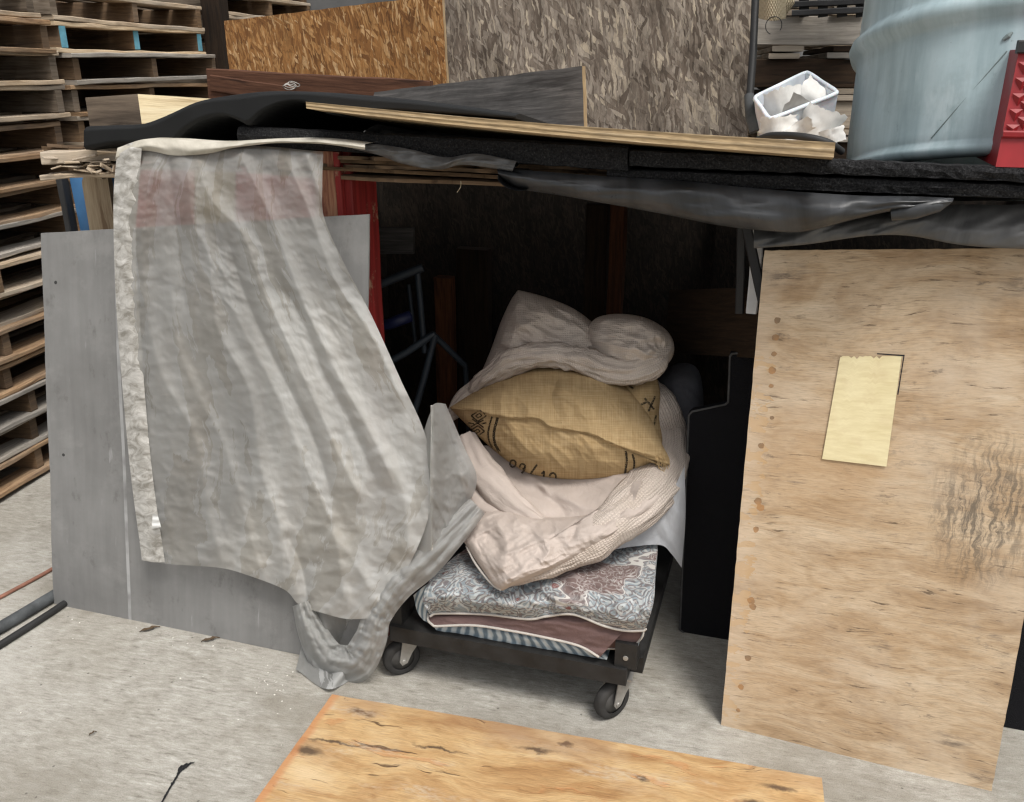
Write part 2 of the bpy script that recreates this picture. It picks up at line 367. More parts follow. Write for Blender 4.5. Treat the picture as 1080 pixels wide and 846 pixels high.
    c = b.ramp(fig, [(.26, (.22, .11, .043)), (.4, (.37, .215, .093)), (.53, (.49, .325, .157)), (.72, (.60, .45, .265))])
    c = b.mulv(c, b.ramp(fib, [(.3, .7), (.5, 1.), (.68, 1.14)]))
    c = b.mix(b.math('MULTIPLY', b.step(big, .5, .62), .5), c, (.66, .52, .33)); c = b.mix(b.math('MULTIPLY', b.step(b.noise(uv, 5, 5, .65), .52, .66), .45), c, (.40, .225, .095))
    o_ = b.step(b.noise(b.map(w, (3.2, 12, 1)), 1, 5, .65), .58, .62); c = b.mix(b.math('MULTIPLY', o_, .45), c, (.44, .19, .075))
    ck = b.step(b.noise(b.map(w, (2.0, 32, 1)), 1, 5, .66), .625, .645); c = b.mix(b.math('MULTIPLY', ck, .85), c, (.07, .035, .018))
    dk = b.step(b.noise(b.map(w, (9, 26, 1)), 1, 6, .72), .67, .72); c = b.mix(b.math('MULTIPLY', dk, .92), c, (.035, .025, .02))
    uvw = b.add_uv(uv, b.noise(uv, 26, 4, col=True), .05)
    for (cx, cy, rx, ry) in ((.10, .575, .045, .018), (.035, .42, .05, .022), (.55, .55, .05, .010), (.09, .46, .10, .008), (1.10, .565, .05, .012), (1.04, .50, .035, .02), (.62, .585, .02, .012), (.33, .50, .08, .007), (.80, .52, .014, .012)):
        d = b.vm('DISTANCE', b.map(uvw, (1/rx, 1/ry, 1)), (cx/rx, cy/ry, 0)); c = b.mix(b.math('MULTIPLY', b.ramp(d, [(.35, 1.), (1., 0.)]), .88), c, (.07, .045, .03))
    gp = b.math('MULTIPLY', b.step(b.noise(b.map(uv, (2.4, 9, 1), (2, 6, 0)), 1, 3), .56, .63), b.step(b.noise(b.map(uv, (60, 160, 1)), 1, 3), .4, .6)); c = b.mix(b.math('MULTIPLY', gp, .55), c, (.50, .415, .31))
    x, y, _ = b.sep(uv); bb = b.math('MULTIPLY', b.step(b.math('ADD', y, b.math('MULTIPLY', b.noise(b.map(uv, (4, 9, 1)), 1, 4), .12)), .605, .655), b.step(b.noise(b.map(uv, (2.5, 1, 1)), 1, 2), .42, .55)); c = b.mix(b.math('MULTIPLY', bb, .6), c, (.25, .13, .07)); eg = b.ramp(b.math('ADD', x, b.math('MULTIPLY', b.noise(uv, 18, 3), .03)), [(.028, 1.), (.04, 0.)]); c = b.mix(b.math('MULTIPLY', eg, .7), c, (.46, .20, .085))
    b.col(c).bump(b.math('SUBTRACT', b.math('ADD', b.math('MULTIPLY', fib, .6), b.math('MULTIPLY', fig, .5)), b.math('ADD', ck, b.math('ADD', dk, b.math('MULTIPLY', o_, .5)))), .7, .003); M['amber_ply'] = b.m
    # cut edge of plywood: plies run along u
    b = NB('ply_edge', .85, .2); x, y, _ = b.sep(); wv = b.math('SINE', b.math('ADD', b.math('MULTIPLY', y, 640), b.math('MULTIPLY', b.noise(b.map(b.uv, (8, 30, 1)), 1, 3), 3)))
    n = b.noise(b.map(b.uv, (30, 400, 1)), 1, 3); c = b.mix(b.math('MULTIPLY', b.step(wv, .2, .9), b.step(b.noise(b.map(b.uv, (5, 60, 1)), 1, 3), .4, .6)), (.40, .29, .165), (.54, .42, .27)); c = b.mulv(c, b.ramp(n, [(.3, .6), (.65, 1.1)]))
    c = b.mix(b.math('MULTIPLY', b.step(b.noise(b.uv, 9, 4), .5, .7), .5), c, (.2, .15, .1)); b.col(c).bump(b.math('ADD', wv, n), .5, .0015); M['ply_edge'] = b.m
    M['pallet'] = wood('pallet_wood', (.58, .46, .32), (.43, .325, .215), (.19, .13, .08), (.42, .39, .345), .6)
    M['stringer'] = wood('dark_stringer_wood', (.26, .165, .09), (.16, .098, .052), (.07, .042, .024), (.17, .145, .12), .4); M['stringer_grey'] = wood('grey_stringer_wood', (.26, .215, .17), (.17, .135, .10), (.08, .06, .043), None)  # stringer tones kept dark: shade inside the pallets put into the colour
    M['pallet_tan'] = wood('fresh_pallet_wood', (.70, .56, .38), (.56, .42, .265), (.30, .19, .105), (.46, .41, .34), .3)
    M['pallet_grey'] = wood('grey_pallet_wood', (.50, .45, .385), (.34, .30, .25), (.14, .115, .092), (.42, .395, .36), .7)
    M['pallet_orange'] = wood('orange_pallet_wood', (.48, .33, .19), (.33, .205, .11), (.15, .085, .045), (.33, .29, .24), .45)
    M['brown_board'] = wood('brown_stained_wood', (.125, .06, .036), (.085, .038, .022), (.04, .019, .012), None, stain=.25)
    M['grey_board'] = wood('weathered_grey_wood', (.17, .155, .145), (.085, .08, .076), (.035, .031, .029), (.14, .135, .132), .5, stain=.6)
    M['timber'] = wood('pale_sawn_timber', (.80, .70, .49), (.70, .58, .37), (.46, .34, .19), None, stain=.1)
    M['timber_end'] = wood('grey_end_grain', (.20, .155, .115), (.12, .092, .068), (.045, .034, .026), None, grain=.3)
    M['inner_wood'] = wood('dim_stud_wood', (.16, .06, .024), (.10, .038, .015), (.045, .018, .009), None)  # stud colour lowered to carry the shade inside the shelter
    M['inner_dark'] = wood('dark_inner_wood', (.045, .027, .015), (.027, .016, .009), (.012, .008, .005), None)  # darkest inner wood, interior shade put into its colour
    M['stud_red'] = wood('bare_red_edged_stud', (.55, .33, .2), (.42, .2, .12), (.2, .06, .045), None, stain=.2)
    M['osb_warm'] = osb('warm_osb', [(.05, (.10, .04, .013)), (.3, (.235, .105, .033)), (.55, (.335, .16, .052)), (.8, (.43, .235, .09)), (1, (.64, .43, .23))], 1.1, .35).m
    M['osb_grey'] = osb('weathered_osb', [(.05, (.075, .057, .043)), (.3, (.155, .122, .095)), (.55, (.24, .20, .162)), (.8, (.33, .285, .235)), (1, (.52, .44, .33))], .85, .75).m
    M['osb_inner'] = osb('inner_osb', [(.05, (.008, .006, .004)), (.5, (.018, .013, .009)), (1, (.04, .029, .02))], 1.3, .6).m  # strand colours near black: the shelter's inner shade is painted in
    # worn red paint over wood
    b = NB('red_paint', .6, .3); n = b.noise(b.obj, 18, 6, .7); n2 = b.noise(b.map(b.uv, (3, 60, 1)), 1, 4)
    c = b.mulv((.23, .022, .02), b.ramp(n2, [(.3, .6), (.65, 1.25)])); c = b.mix(b.step(n, .57, .64), c, (.33, .19, .125)); b.col(c).bump(n2, .4, .0015); M['red_paint'] = b.m
    # grey plastic board
    b = NB('grey_board_face', .62, .35); uv = b.uv; n = b.noise(uv, 3, 6, .6); s_ = b.noise(b.map(uv, (30, 2.5, 1)), 1, 4, .6)
    c = b.ramp(n, [(.3, (.18, .178, .174)), (.7, (.265, .263, .258))]); c = b.mulv(c, b.ramp(s_, [(.35, .9), (.7, 1.06)]))
    c = b.mix(b.math('MULTIPLY', b.step(b.noise(b.map(uv, (16, 8, 1)), 1, 6, .7), .58, .68), .6), c, (.125, .12, .115)); c = b.mix(b.math('MULTIPLY', b.step(b.noise(uv, 5, 7, .7), .52, .64), .35), c, (.32, .315, .305)); c = b.mix(b.math('MULTIPLY', b.step(b.noise(b.map(uv, (40, 6, 1)), 1, 3), .68, .74), .5), c, (.42, .42, .42))
    x, y, _ = b.sep(uv); ln = b.math('LESS_THAN', b.math('ABSOLUTE', b.math('SUBTRACT', x, b.math('ADD', .262, b.math('MULTIPLY', y, -.015)))), .005); c = b.mix(b.math('MULTIPLY', ln, b.step(b.noise(uv, 8, 3), .35, .55)), c, (.40, .40, .40))
    for cx, cy in ((.815, 1.075), (.822, 1.0), (.045, 1.03), (.05, .52)): c = b.mix(b.math('LESS_THAN', b.vm('DISTANCE', uv, (cx, cy, 0)), .005), c, (.04, .04, .04))
    b.col(c).bump(b.math('ADD', n, b.math('MULTIPLY', b.noise(uv, 60, 4), .2)), .2, .003); M['grey_face'] = b.m
    # sheer curtain cloth
    def sheer(name, base, dark, tr, stain, double=False, tl=.22):
        b = NB(name, .85, .15); uv = b.uv; n = b.noise(uv, 4.5, 6, .62); st = b.noise(b.map(uv, (9, 4, 1)), 1, 5, .6, 1.0); x, y, _ = b.sep(uv)
        c = b.mix(b.step(n, .38, .66), base, dark); c = b.mix(b.math('MULTIPLY', b.step(st, .5, .68), .4), c, stain); sk = b.noise(b.map(b.add_uv(uv, b.noise(uv, 9, 4, col=True), .07), (8.5, 1.3, 1)), 1, 6, .62); c = b.mix(b.math('MULTIPLY', b.step(sk, .50, .60), .62), c, stain); c = b.mix(b.math('MULTIPLY', b.step(sk, .47, .38), .6), c, (.56, .565, .555))  # brown streaks are stain; pale cool bands paint the light on the folds
        cr = b.noise(b.map(uv, (22, 40, 1)), 1, 4, .6, .5); c = b.mix(b.math('MULTIPLY', b.step(cr, .62, .72), .3), c, [q*1.25 for q in base])
        wv = b.math('MULTIPLY', b.math('SINE', b.math('MULTIPLY', x, 2600)), b.math('SINE', b.math('MULTIPLY', y, 2600)))
        b.col(c).bump(b.math('ADD', b.math('ADD', b.math('MULTIPLY', b.noise(uv, 60, 5, .65, .6), .7), b.math('MULTIPLY', b.noise(b.map(uv, (28, 14, 1), rot=(0, 0, .5)), 1, 4, .6, 1.4), 1.4)), b.math('MULTIPLY', wv, .12)), .5, .004)
        o = b.N['Material Output']; t = b.N.new('ShaderNodeBsdfTranslucent'); b.put(t.inputs[0], c); p = b.N.new('ShaderNodeBsdfTransparent')
        m1 = b.N.new('ShaderNodeMixShader'); m1.inputs[0].default_value = tl; b.L.new(b.b.outputs[0], m1.inputs[1]); b.L.new(t.outputs[0], m1.inputs[2])
        m2 = b.N.new('ShaderNodeMixShader'); dbl = b.math('MULTIPLY', b.step(b.math('ADD', x, b.math('MULTIPLY', y, .25)), .50, .58), b.step(y, .30, .42)) if double else 0.0; b.put(m2.inputs[0], b.math('MULTIPLY', b.ramp(b.noise(uv, 3, 3), [(.3, tr*.7), (.7, tr*1.2)]), b.math('SUBTRACT', 1.0, b.math('MULTIPLY', dbl, .93)))); b.L.new(m1.outputs[0], m2.inputs[1]); b.L.new(p.outputs[0], m2.inputs[2]); b.L.new(m2.outputs[0], o.inputs[0])
        return b.m
    M['sheer'] = sheer('sheer_curtain_cloth', (.49, .475, .44), (.40, .385, .35), .46, (.36, .315, .255), True)
    M['sheer_grey'] = sheer('grey_sheer_cloth', (.56, .56, .54), (.46, .46, .445), .22, (.30, .265, .24), False, .4); M['sheer_dark'] = sheer('dark_sheer_cloth', (.30, .30, .29), (.22, .22, .21), .05, (.17, .165, .155))  # the last is a darker, more opaque copy of the sheer cloth
    b = NB('curtain_hem', .85, .15); n = b.noise(b.map(b.uv, (25, 40, 1)), 1, 5, .65, 1); b.col(b.ramp(n, [(.35, (.27, .255, .225)), (.5, (.42, .405, .375)), (.66, (.58, .565, .535))])).bump(n, .5, .004); M['hem'] = b.m
    b = NB('cream_cloth', .85, .15); n = b.noise(b.uv, 9, 5, .6); b.col(b.ramp(n, [(.35, (.33, .305, .25)), (.65, (.60, .565, .49))])).bump(b.noise(b.uv, 40, 4), .3, .003); M['cream'] = b.m
    # burlap
    b = NB('burlap', .95, .1); uv = b.uv; x, y, _ = b.sep(b.add_uv(uv, b.noise(uv, 25, 3, col=True), .006))
    wx = b.math('SINE', b.math('MULTIPLY', x, 2050)); wy = b.math('SINE', b.math('MULTIPLY', y, 2050)); wv = b.math('MULTIPLY', wx, wy)
    th = b.math('ADD', b.noise(b.map(uv, (12, 420, 1)), 1, 3, .7), b.noise(b.map(uv, (420, 12, 1)), 1, 3, .7)); big = b.noise(uv, 5, 4)
    c = b.ramp(b.math('MULTIPLY', th, .5), [(.34, (.35, .23, .112)), (.5, (.49, .345, .178)), (.66, (.61, .46, .27))]); c = b.mulv(c, b.ramp(big, [(.3, .82), (.7, 1.12)]))
    c = b.mulv(c, b.ramp(wv, [(.0, .93), (.8, 1.05)])); b.col(c).bump(b.math('ADD', wv, th), .5, .0015); M['burlap'] = b.m
    b = NB('faded_black_print', .95, .1); b.col((.04, .033, .025)); o = b.N['Material Output']; p = b.N.new('ShaderNodeBsdfTransparent'); mx = b.N.new('ShaderNodeMixShader'); b.put(mx.inputs[0], b.step(b.noise(b.obj, 420, 3, .7), .36, .52)); b.L.new(p.outputs[0], mx.inputs[1]); b.L.new(b.b.outputs[0], mx.inputs[2]); b.L.new(mx.outputs[0], o.inputs[0]); M['print'] = b.m
    # quilt linens
    def waffle(name, c1, c2, f, st):
        b = NB(name, .95, .1); uv = b.add_uv(b.uv, b.noise(b.uv, 14, 3, col=True), .022); x, y, _ = b.sep(uv)
        wx = b.math('ABSOLUTE', b.math('SINE', b.math('MULTIPLY', x, f))); wy = b.math('ABSOLUTE', b.math('SINE', b.math('MULTIPLY', y, f)))
        w = b.math('MULTIPLY', b.math('POWER', wx, .7), b.math('POWER', wy, .7)); n = b.noise(b.uv, 7, 5, .6)
        c = b.mix(w, [q*.87 for q in c1], c1); c = b.mix(b.step(n, .4, .7), c, b.mulv(c, c2)); b.col(c).bump(w, st, .005); return b.m
    M['waffle'] = waffle('waffle_weave_cotton', (.54, .47, .415), (.88, .85, .82), 440, .5)
    M['waffle_grey'] = waffle('grey_waffle_cotton', (.56, .485, .42), (.86, .83, .80), 620, .35)
    def linen(name, base, alt, wr=.5):
        b = NB(name, .92, .12); n = b.noise(b.uv, 6, 5, .6); w = b.noise(b.map(b.uv, (30, 18, 1)), 1, 4, .6, 1.2); b.col(b.mix(b.step(n, .35, .7), base, alt)).bump(b.math('ADD', w, b.math('MULTIPLY', b.noise(b.uv, 300, 2), .15)), wr, .006); return b.m
    M['pink'] = linen('blush_cotton', (.51, .44, .395), (.42, .36, .32)); M['brown_lining'] = linen('mauve_brown_cotton', (.155, .10, .093), (.11, .072, .068)); M['grey_sheet'] = linen('grey_sheet_cotton', (.40, .41, .43), (.32, .33, .35))
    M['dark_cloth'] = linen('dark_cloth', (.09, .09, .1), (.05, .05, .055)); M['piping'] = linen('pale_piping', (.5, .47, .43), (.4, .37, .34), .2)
    b = NB('blue_striped_cotton', .9, .12); x, y, _ = b.sep(b.add_uv(b.uv, b.noise(b.uv, 12, 2, col=True), .02)); w = b.math('SINE', b.math('MULTIPLY', b.math('ADD', x, b.math('MULTIPLY', y, .6)), 260)); b.col(b.ramp(b.math('MULTIPLY_ADD', w, .5, .5), [(.2, (.16, .21, .25)), (.5, (.36, .43, .47)), (.8, (.52, .56, .57))])).bump(w, .3, .003); M['blue_stripe'] = b.m
    # paisley: scrolls and drops in blue-grey and cream over brown
    b = NB('paisley_cotton', .9, .12); uv = b.uv; w = b.add_uv(uv, b.noise(uv, 14, 2, col=True), .06)
    cell = b.vor(w, 13, out='Distance'); rings = b.math('SINE', b.math('MULTIPLY', cell, 42)); cell2 = b.vor(b.map(w, loc=(3, 5, 0)), 34); r2 = b.math('SINE', b.math('MULTIPLY', cell2, 20))
    zone = b.step(b.noise(b.map(w, (3.2, 6.5, 1), rot=(0, 0, .3)), 1, 2, .4, .6), .385, .415); ze = b.noise(b.map(w, (3.2, 6.5, 1), rot=(0, 0, .3)), 1, 2, .4, .6)
    brown = b.mix(b.step(r2, .35, .6), (.165, .12, .112), (.26, .215, .205)); blue = b.mix(b.step(rings, .0, .45), (.25, .285, .305), (.42, .445, .445)); blue = b.mix(b.math('MULTIPLY', b.step(r2, .2, .5), .75), blue, (.15, .12, .12)); blue = b.mix(b.math('LESS_THAN', cell, .13), blue, (.20, .10, .095))
    c = b.mix(zone, brown, blue); line = b.math('LESS_THAN', b.math('ABSOLUTE', b.math('SUBTRACT', ze, .40)), .0025); c = b.mix(line, c, (.54, .52, .49))
    sc_ = b.math('LESS_THAN', b.math('ABSOLUTE', b.math('SUBTRACT', b.noise(w, 26, 1, .5, 1.6), .5)), .018); c = b.mix(b.math('MULTIPLY', sc_, .6), c, (.50, .48, .455))
    b.col(c).bump(b.noise(b.map(uv, (22, 30, 1)), 1, 4, .6, 1), .45, .005); M['paisley'] = b.m
    # black things
    b = NB('black_foam', .95, .15); n = b.noise(b.obj, 260, 4, .7); b.col(b.ramp(n, [(.4, (.010, .010, .011)), (.6, (.03, .03, .031)), (.75, (.085, .085, .086))])).bump(b.math('ADD', n, b.noise(b.obj, 70, 3)), .9, .004); M['foam'] = b.m; M['rubber_mat'] = plain('black_rubber_mat', (.011, .0115, .012), .75, .25, .35, 6, .2, 120)
    b = NB('black_carpet', 1, .05); n = b.noise(b.uv, 420, 2, .7); b.col(b.ramp(n, [(.35, (.006, .006, .007)), (.7, (.026, .026, .029))])).bump(n, .8, .003); M['carpet'] = b.m
    b = NB('black_film', .38, .5); n = b.noise(b.map(b.uv, (3, 14, 1)), 1, 4, .6, .6); b.col(b.ramp(n, [(.35, (.016, .017, .018)), (.7, (.05, .053, .058))])); b.rough(b.ramp(b.noise(b.uv, 30, 5, .7), [(.3, .24), (.7, .6)])); b.bump(b.noise(b.map(b.uv, (12, 20, 1)), 1, 4, .5, .8), .22, .006); M['film'] = b.m
    b = NB('grey_film', .45, .45); n = b.noise(b.map(b.uv, (4, 10, 1)), 1, 5, .6, .8); b.col(b.ramp(n, [(.35, (.05, .05, .05)), (.7, (.13, .128, .125))])).bump(b.noise(b.map(b.uv, (9, 16, 1)), 1, 4, .5, 1.0), .3, .007); M['grey_film'] = b.m
    M['black_plastic'] = plain('black_plastic', (.02, .02, .021), .5, .4, .4, 10, .25, 90); M['dolly'] = plain('scuffed_black_plastic', (.017, .0165, .016), .6, .35, .6, 14, .4, 70)
    M['tyre'] = plain('grey_black_tyre', (.035, .034, .033), .75, .25, .4, 20, .2, 80); M['wheel_core'] = plain('dull_wheel_core', (.07, .068, .065), .6, .3, .3, 20)
    M['zinc'] = plain('dusty_zinc', (.33, .32, .30), .5, .5, .3, 25, .2, 60, .55); M['steel_blue'] = plain('painted_tube', (.026, .034, .043), .55, .4, .3, 12); M['cable'] = plain('black_cable', (.02, .02, .02), .55, .4, .3); M['hose'] = plain('dusty_black_hose', (.075, .08, .083), .8, .2, .5, 15, .2); M['orange'] = plain('faded_orange_cable', (.24, .115, .08), .7, .3, .3, 20)
    # drum
    b = NB('drum_paint', .38, .45); uv = b.uv; n = b.noise(b.map(uv, (14, 1.6, 1)), 1, 5, .6); n2 = b.noise(uv, 5, 6, .65)
    c = b.ramp(n, [(.3, (.25, .335, .36)), (.5, (.37, .475, .505)), (.72, (.48, .58, .61))]); c = b.mulv(c, b.ramp(n2, [(.3, .82), (.68, 1.06)]))
    c = b.mix(b.math('MULTIPLY', b.step(b.noise(b.map(uv, (24, 9, 1)), 1, 6, .74), .60, .70), .55), c, (.14, .18, .18)); c = b.mix(b.math('MULTIPLY', b.step(b.noise(b.map(uv, (6, 5, 1)), 1, 6, .7), .54, .68), .35), c, (.2, .25, .255)); c = b.mix(b.math('MULTIPLY', b.step(b.noise(b.map(uv, (9, 3, 1), (4, 4, 0)), 1, 5, .7), .58, .66), .35), c, (.60, .68, .70)); c = b.mix(b.math('MULTIPLY', b.step(b.noise(uv, 36, 4, .7), .68, .74), .6), c, (.1, .12, .115))
    b.col(c); b.rough(b.ramp(n2, [(.3, .3), (.7, .5)])); b.bump(b.math('ADD', n2, b.math('MULTIPLY', n, .3)), .2, .004); M['drum'] = b.m
    M['binding'] = plain('grey_black_binding', (.075, .075, .075), .8, .2, .3, 30, 0); M['roof_brown'] = wood('dark_roof_ply', (.17, .11, .06), (.10, .062, .034), (.04, .025, .015), None)
    M['red_faded'] = plain('faded_red_paint', (.50, .065, .07), .75, .2, .35, 16, .2, 40)
    M['drum_scratch'] = plain('dull_scratch', (.16, .2, .2), .6, .3, .2, 30, 0)
    M['crate_red'] = plain('red_crate_plastic', (.27, .010, .014), .5, .45, .25, 9, .1)
    b = NB('milky_plastic', .4, .4); b.col((.74, .77, .82)); b.b.inputs['Transmission Weight'].default_value = .0; b.b.inputs['Subsurface Weight'].default_value = .15; b.bump(b.noise(b.obj, 20, 3), .1, .002); n = b.noise(b.obj, 18, 4); b.col(b.ramp(n, [(.35, (.6, .63, .68)), (.6, (.78, .80, .84))])); M['milky'] = b.m
    M['paper'] = plain('torn_white_card', (.70, .69, .66), .9, .15, .25, 14, .3, 40); M['paper_grey'] = plain('torn_grey_card', (.34, .33, .31), .9, .15, .3, 14, .3, 40)
    M['bin_blue'] = plain('blue_bin_plastic', (.055, .16, .33), .55, .4, .3, 7, .1); M['white_paint'] = plain('white_paint', (.72, .73, .74), .6, .3, .15, 9, .1); M['blue_label'] = plain('dark_blue_plastic', (.009, .013, .05), .5, .4, .2)
    M['blue_paint'] = plain('sky_blue_paint', (.13, .33, .42), .8, .2, .3, 18, .3, 60)
    M['tape'] = plain('white_tape', (.8, .8, .78), .7, .3, .08)
    b = NB('straw_weave', .9, .15); x, y, _ = b.sep(); w = b.math('MULTIPLY', b.math('SINE', b.math('MULTIPLY', x, 900)), b.math('SINE', b.math('MULTIPLY', y, 500))); b.col(b.ramp(b.math('MULTIPLY_ADD', w, .5, .5), [(.2, (.34, .27, .17)), (.7, (.62, .53, .38))])).bump(w, .7, .003); M['straw'] = b.m
    b = NB('yellow_veneer', .7, .25); n = b.noise(b.map(b.uv, (14, 90, 1)), 1, 4, .65); p = b.noise(b.uv, 16, 4); c = b.ramp(n, [(.3, (.68, .58, .33)), (.65, (.80, .71, .45))]); c = b.mix(b.math('MULTIPLY', b.step(p, .5, .7), .4), c, (.60, .47, .27)); b.col(c).bump(n, .3, .001); M['veneer'] = b.m
    M['ink'] = plain('marker_ink', (.015, .015, .02), .6, .2, .2)
    M['leaf'] = plain('dry_leaf', (.10, .07, .045), .9, .1, .4, 30); M['fleck'] = plain('pale_debris', (.72, .70, .64), .9, .1, .2, 30)
    M['wall'] = plain('dark_backdrop', (.11, .11, .11), .9, .2, .3, 3, .3, 20)
build_mats()
M = MAT
# ------------------------------------------------------------------ the setting
def part(m, name, mat, root, **k): return m.build(name, mat, root, world=True, **k)
def solo(m, name, mat, label, cat, group=None, **k): return tag(m.build(name, mat, None, world=True, **k), label, cat, group)
m = MB(); xs = np.concatenate([[-60, -20, -8], np.linspace(-3.2, 3.2, 65), [8, 20, 60]]); ys = np.concatenate([[-60, -20, -6, -2], np.linspace(.2, 4.6, 45), [8, 20, 60]])
X, Y = np.meshgrid(xs, ys); Z = fbm(v3(X*1.3, Y*1.3), 2)*.0025
m.grid(np.stack([X, Y, Z], -1), np.stack([X, Y], -1)); tag(m.build('ground', M['concrete'], None, smooth_=True), kind='structure')

# hoses in the slab joint at the left
def run(pts, off=0.0): return catmull([G(*p)+EZ*off for p in pts], 40)
for name, pts, r, mt, lab, cat in (
    ('hose', [(-420, 900), (-200, 776), (-60, 700), (0, 668), (60, 632), (130, 590), (260, 520)], .017, 'hose', 'thick dusty black hose on the ground beside the pale grey board', 'hose'),
    ('cable', [(-420, 945), (-200, 806), (-60, 722), (0, 684), (50, 652), (90, 626), (200, 560)], .010, 'cable', 'thinner glossy black cable lying nearest the camera beside the thick hose', 'cable'),
    ('cable', [(-420, 845), (-200, 736), (-60, 664), (0, 632), (50, 605), (110, 570), (240, 505)], .006, 'orange', 'thin faded orange cable on the concrete by the pallet stack', 'cable')):
    solo(tube(MB(), run(pts, r), r, 10), name, M[mt], lab, cat, smooth_=True)

# ------------------------------------------------------------------ pallets
PU = np.array([.19, .982, 0]); PU /= np.linalg.norm(PU); PN = np.array([-PU[1], PU[0], 0])   # along the row; into the row
def pallet_meshes(seed, W=1.12, Dp=.95, mats=('pallet', 'pallet_tan', 'pallet_grey'), blue=False):
    random.seed(seed); H = .118; out = []
    X_, Y_, Z_ = np.eye(3)
    def add(name, m, mt): out.append((name, m.build(name, M[mt], None, world=False, bevel=None)))
    for i, fx in enumerate((0.02, .5, .98)):
        m = MB(); x = W*fx+random.uniform(-.02, .02); ins = random.uniform(0, .025)
        plank(m, (x, ins, H/2), (x, Dp, H/2), .038, H-.036, X_, 6, .002); mt = random.choice(('stringer', 'stringer', 'stringer_grey')); add('stringer', m, mt)
        if blue:
            m = MB(); box(m, (x, ins-.002, H/2), .036, .003, H-.040); add('painted_end', m, 'blue_paint')
    for z, n in ((H-.009, 7), (.009, 5)):
        for k in range(n):
            w = random.choice((.085, .095, .12)); y = w/2+(Dp-w)*k/(n-1)+random.uniform(-.008, .008)
            m = MB(); e0 = random.uniform(-.02, .012); e1 = random.uniform(-.012, .02)
            plank(m, (e0, y, z), (W+e1, y, z), w, .017, Y_, 10, .0035, random.uniform(-.006, .006)); add('deck_board', m, random.choice(mats) if k == 0 else random.choice(('stringer', 'stringer_grey')))  # boards behind the front one take the shade-darkened stringer tones
    return out
PROTO = [pallet_meshes(k, mats=mm) for k, mm in enumerate([('pallet', 'pallet', 'pallet_grey'), ('pallet_tan', 'pallet', 'pallet_orange'), ('pallet_grey', 'pallet', 'pallet_tan'), ('pallet_tan', 'pallet_tan', 'pallet'), ('pallet_grey', 'pallet_grey', 'pallet'), ('pallet_orange', 'pallet', 'pallet_tan')])]
PBLUE = pallet_meshes(77, mats=('pallet', 'pallet_tan', 'pallet'), blue=True)
USED = set()
def place_pallet(proto, org, ux, tilt, label, group):
    root = empty('pallet', org, label, 'pallet', group); ang = math.atan2(ux[1], ux[0]); root.rotation_euler = (0, tilt, ang)
    for nm, o in proto:
        c = o if o.name not in USED else o.copy()
        if c is not o: COL.objects.link(c)
        USED.add(o.name); c.parent = root
ORD = ['first', 'second', 'third', 'fourth', 'fifth', 'sixth', 'seventh', 'eighth', 'ninth', 'tenth', 'eleventh', 'twelfth', 'thirteenth', 'fourteenth', 'fifteenth', 'sixteenth', 'seventeenth']
R0 = np.array([-1.735, 3.65, 0])
rr = random.Random(5); PH = .1185
def stack(t0, z0, n, where, grp, lean, off=0.0, first_blue=None):
    for k in range(n):
        z = z0+k*PH; t = t0-lean*k+rr.uniform(-.03, .03); org = R0+PU*t+PN*(off+rr.uniform(-.012, .025))+EZ*z
        pr = PROTO[rr.randrange(len(PROTO))]
        if first_blue == k: pr = PBLUE
        rk = n-1-k
        lab = ('topmost pallet in view of ' if rk == 0 else ORD[rk]+' pallet from the top of ')+where
        if k == 0: lab = 'lowest pallet in view of '+where
        if first_blue == k: lab = 'weathered pallet with sky blue stringer ends in the stack behind the timber block'
        place_pallet(pr, org, PU, rr.uniform(-.012, .012), lab, grp)
stack(-1.06, .02, 15, 'the tall weathered stack at the far left edge', 'pallets stacked at the far left', .008)
stack(.09, .02, 15, 'the stack behind the timber block', 'pallets stacked behind the timber block', .004, .0, 13)
stack(1.36, 1.41, 5, 'the stack behind the warm strand board', 'pallets stacked behind the strand board', .0, .0)
# the stack seen through the gap at the right, its long stringers facing us
BR_U = EU*.98+ED*.1; BR_U /= np.linalg.norm(BR_U)
def back_pallet(z, label, seed, mt):
    random.seed(seed); org = A(770, 120, 3.25); org[2] = z
    root = empty('pallet', org, label, 'pallet', 'pallets stacked behind the white tub'); root.rotation_euler = (0, 0, math.atan2(BR_U[1], BR_U[0]))
    for y, mm in ((.02, mt), (.45, 'pallet'), (.9, 'pallet')):
        m = MB(); plank(m, (-.1, y, .066), (1.25, y, .066), .038, .088, np.array([0, 1., 0]), 8, .003); m.build('stringer', M[mm], root)
    for z_ in (.0115, .1205):
        for k in range(7):
            m = MB(); x = -.02+k*.19+random.uniform(-.02, .02); plank(m, (x, -.01, z_), (x, .95, z_), .10, .017, np.array([1., 0, 0]), 5, .002); m.build('deck_board', M[random.choice(('pallet', 'pallet_grey', 'inner_dark'))], root)
for k, (mt, lab) in enumerate([('inner_dark', 'bottom pallet in the gap behind the white tub'), ('pallet', 'brown pallet directly above the white tub in the gap'), ('inner_dark', 'dark pallet between the brown and the grey board in the gap'), ('pallet_grey', 'grey pallet below the dark crates in the gap'), ('pallet_grey', 'topmost grey pallet in the gap beside the drum')]):
    back_pallet(1.16+k*.131, lab, 40+k, mt)

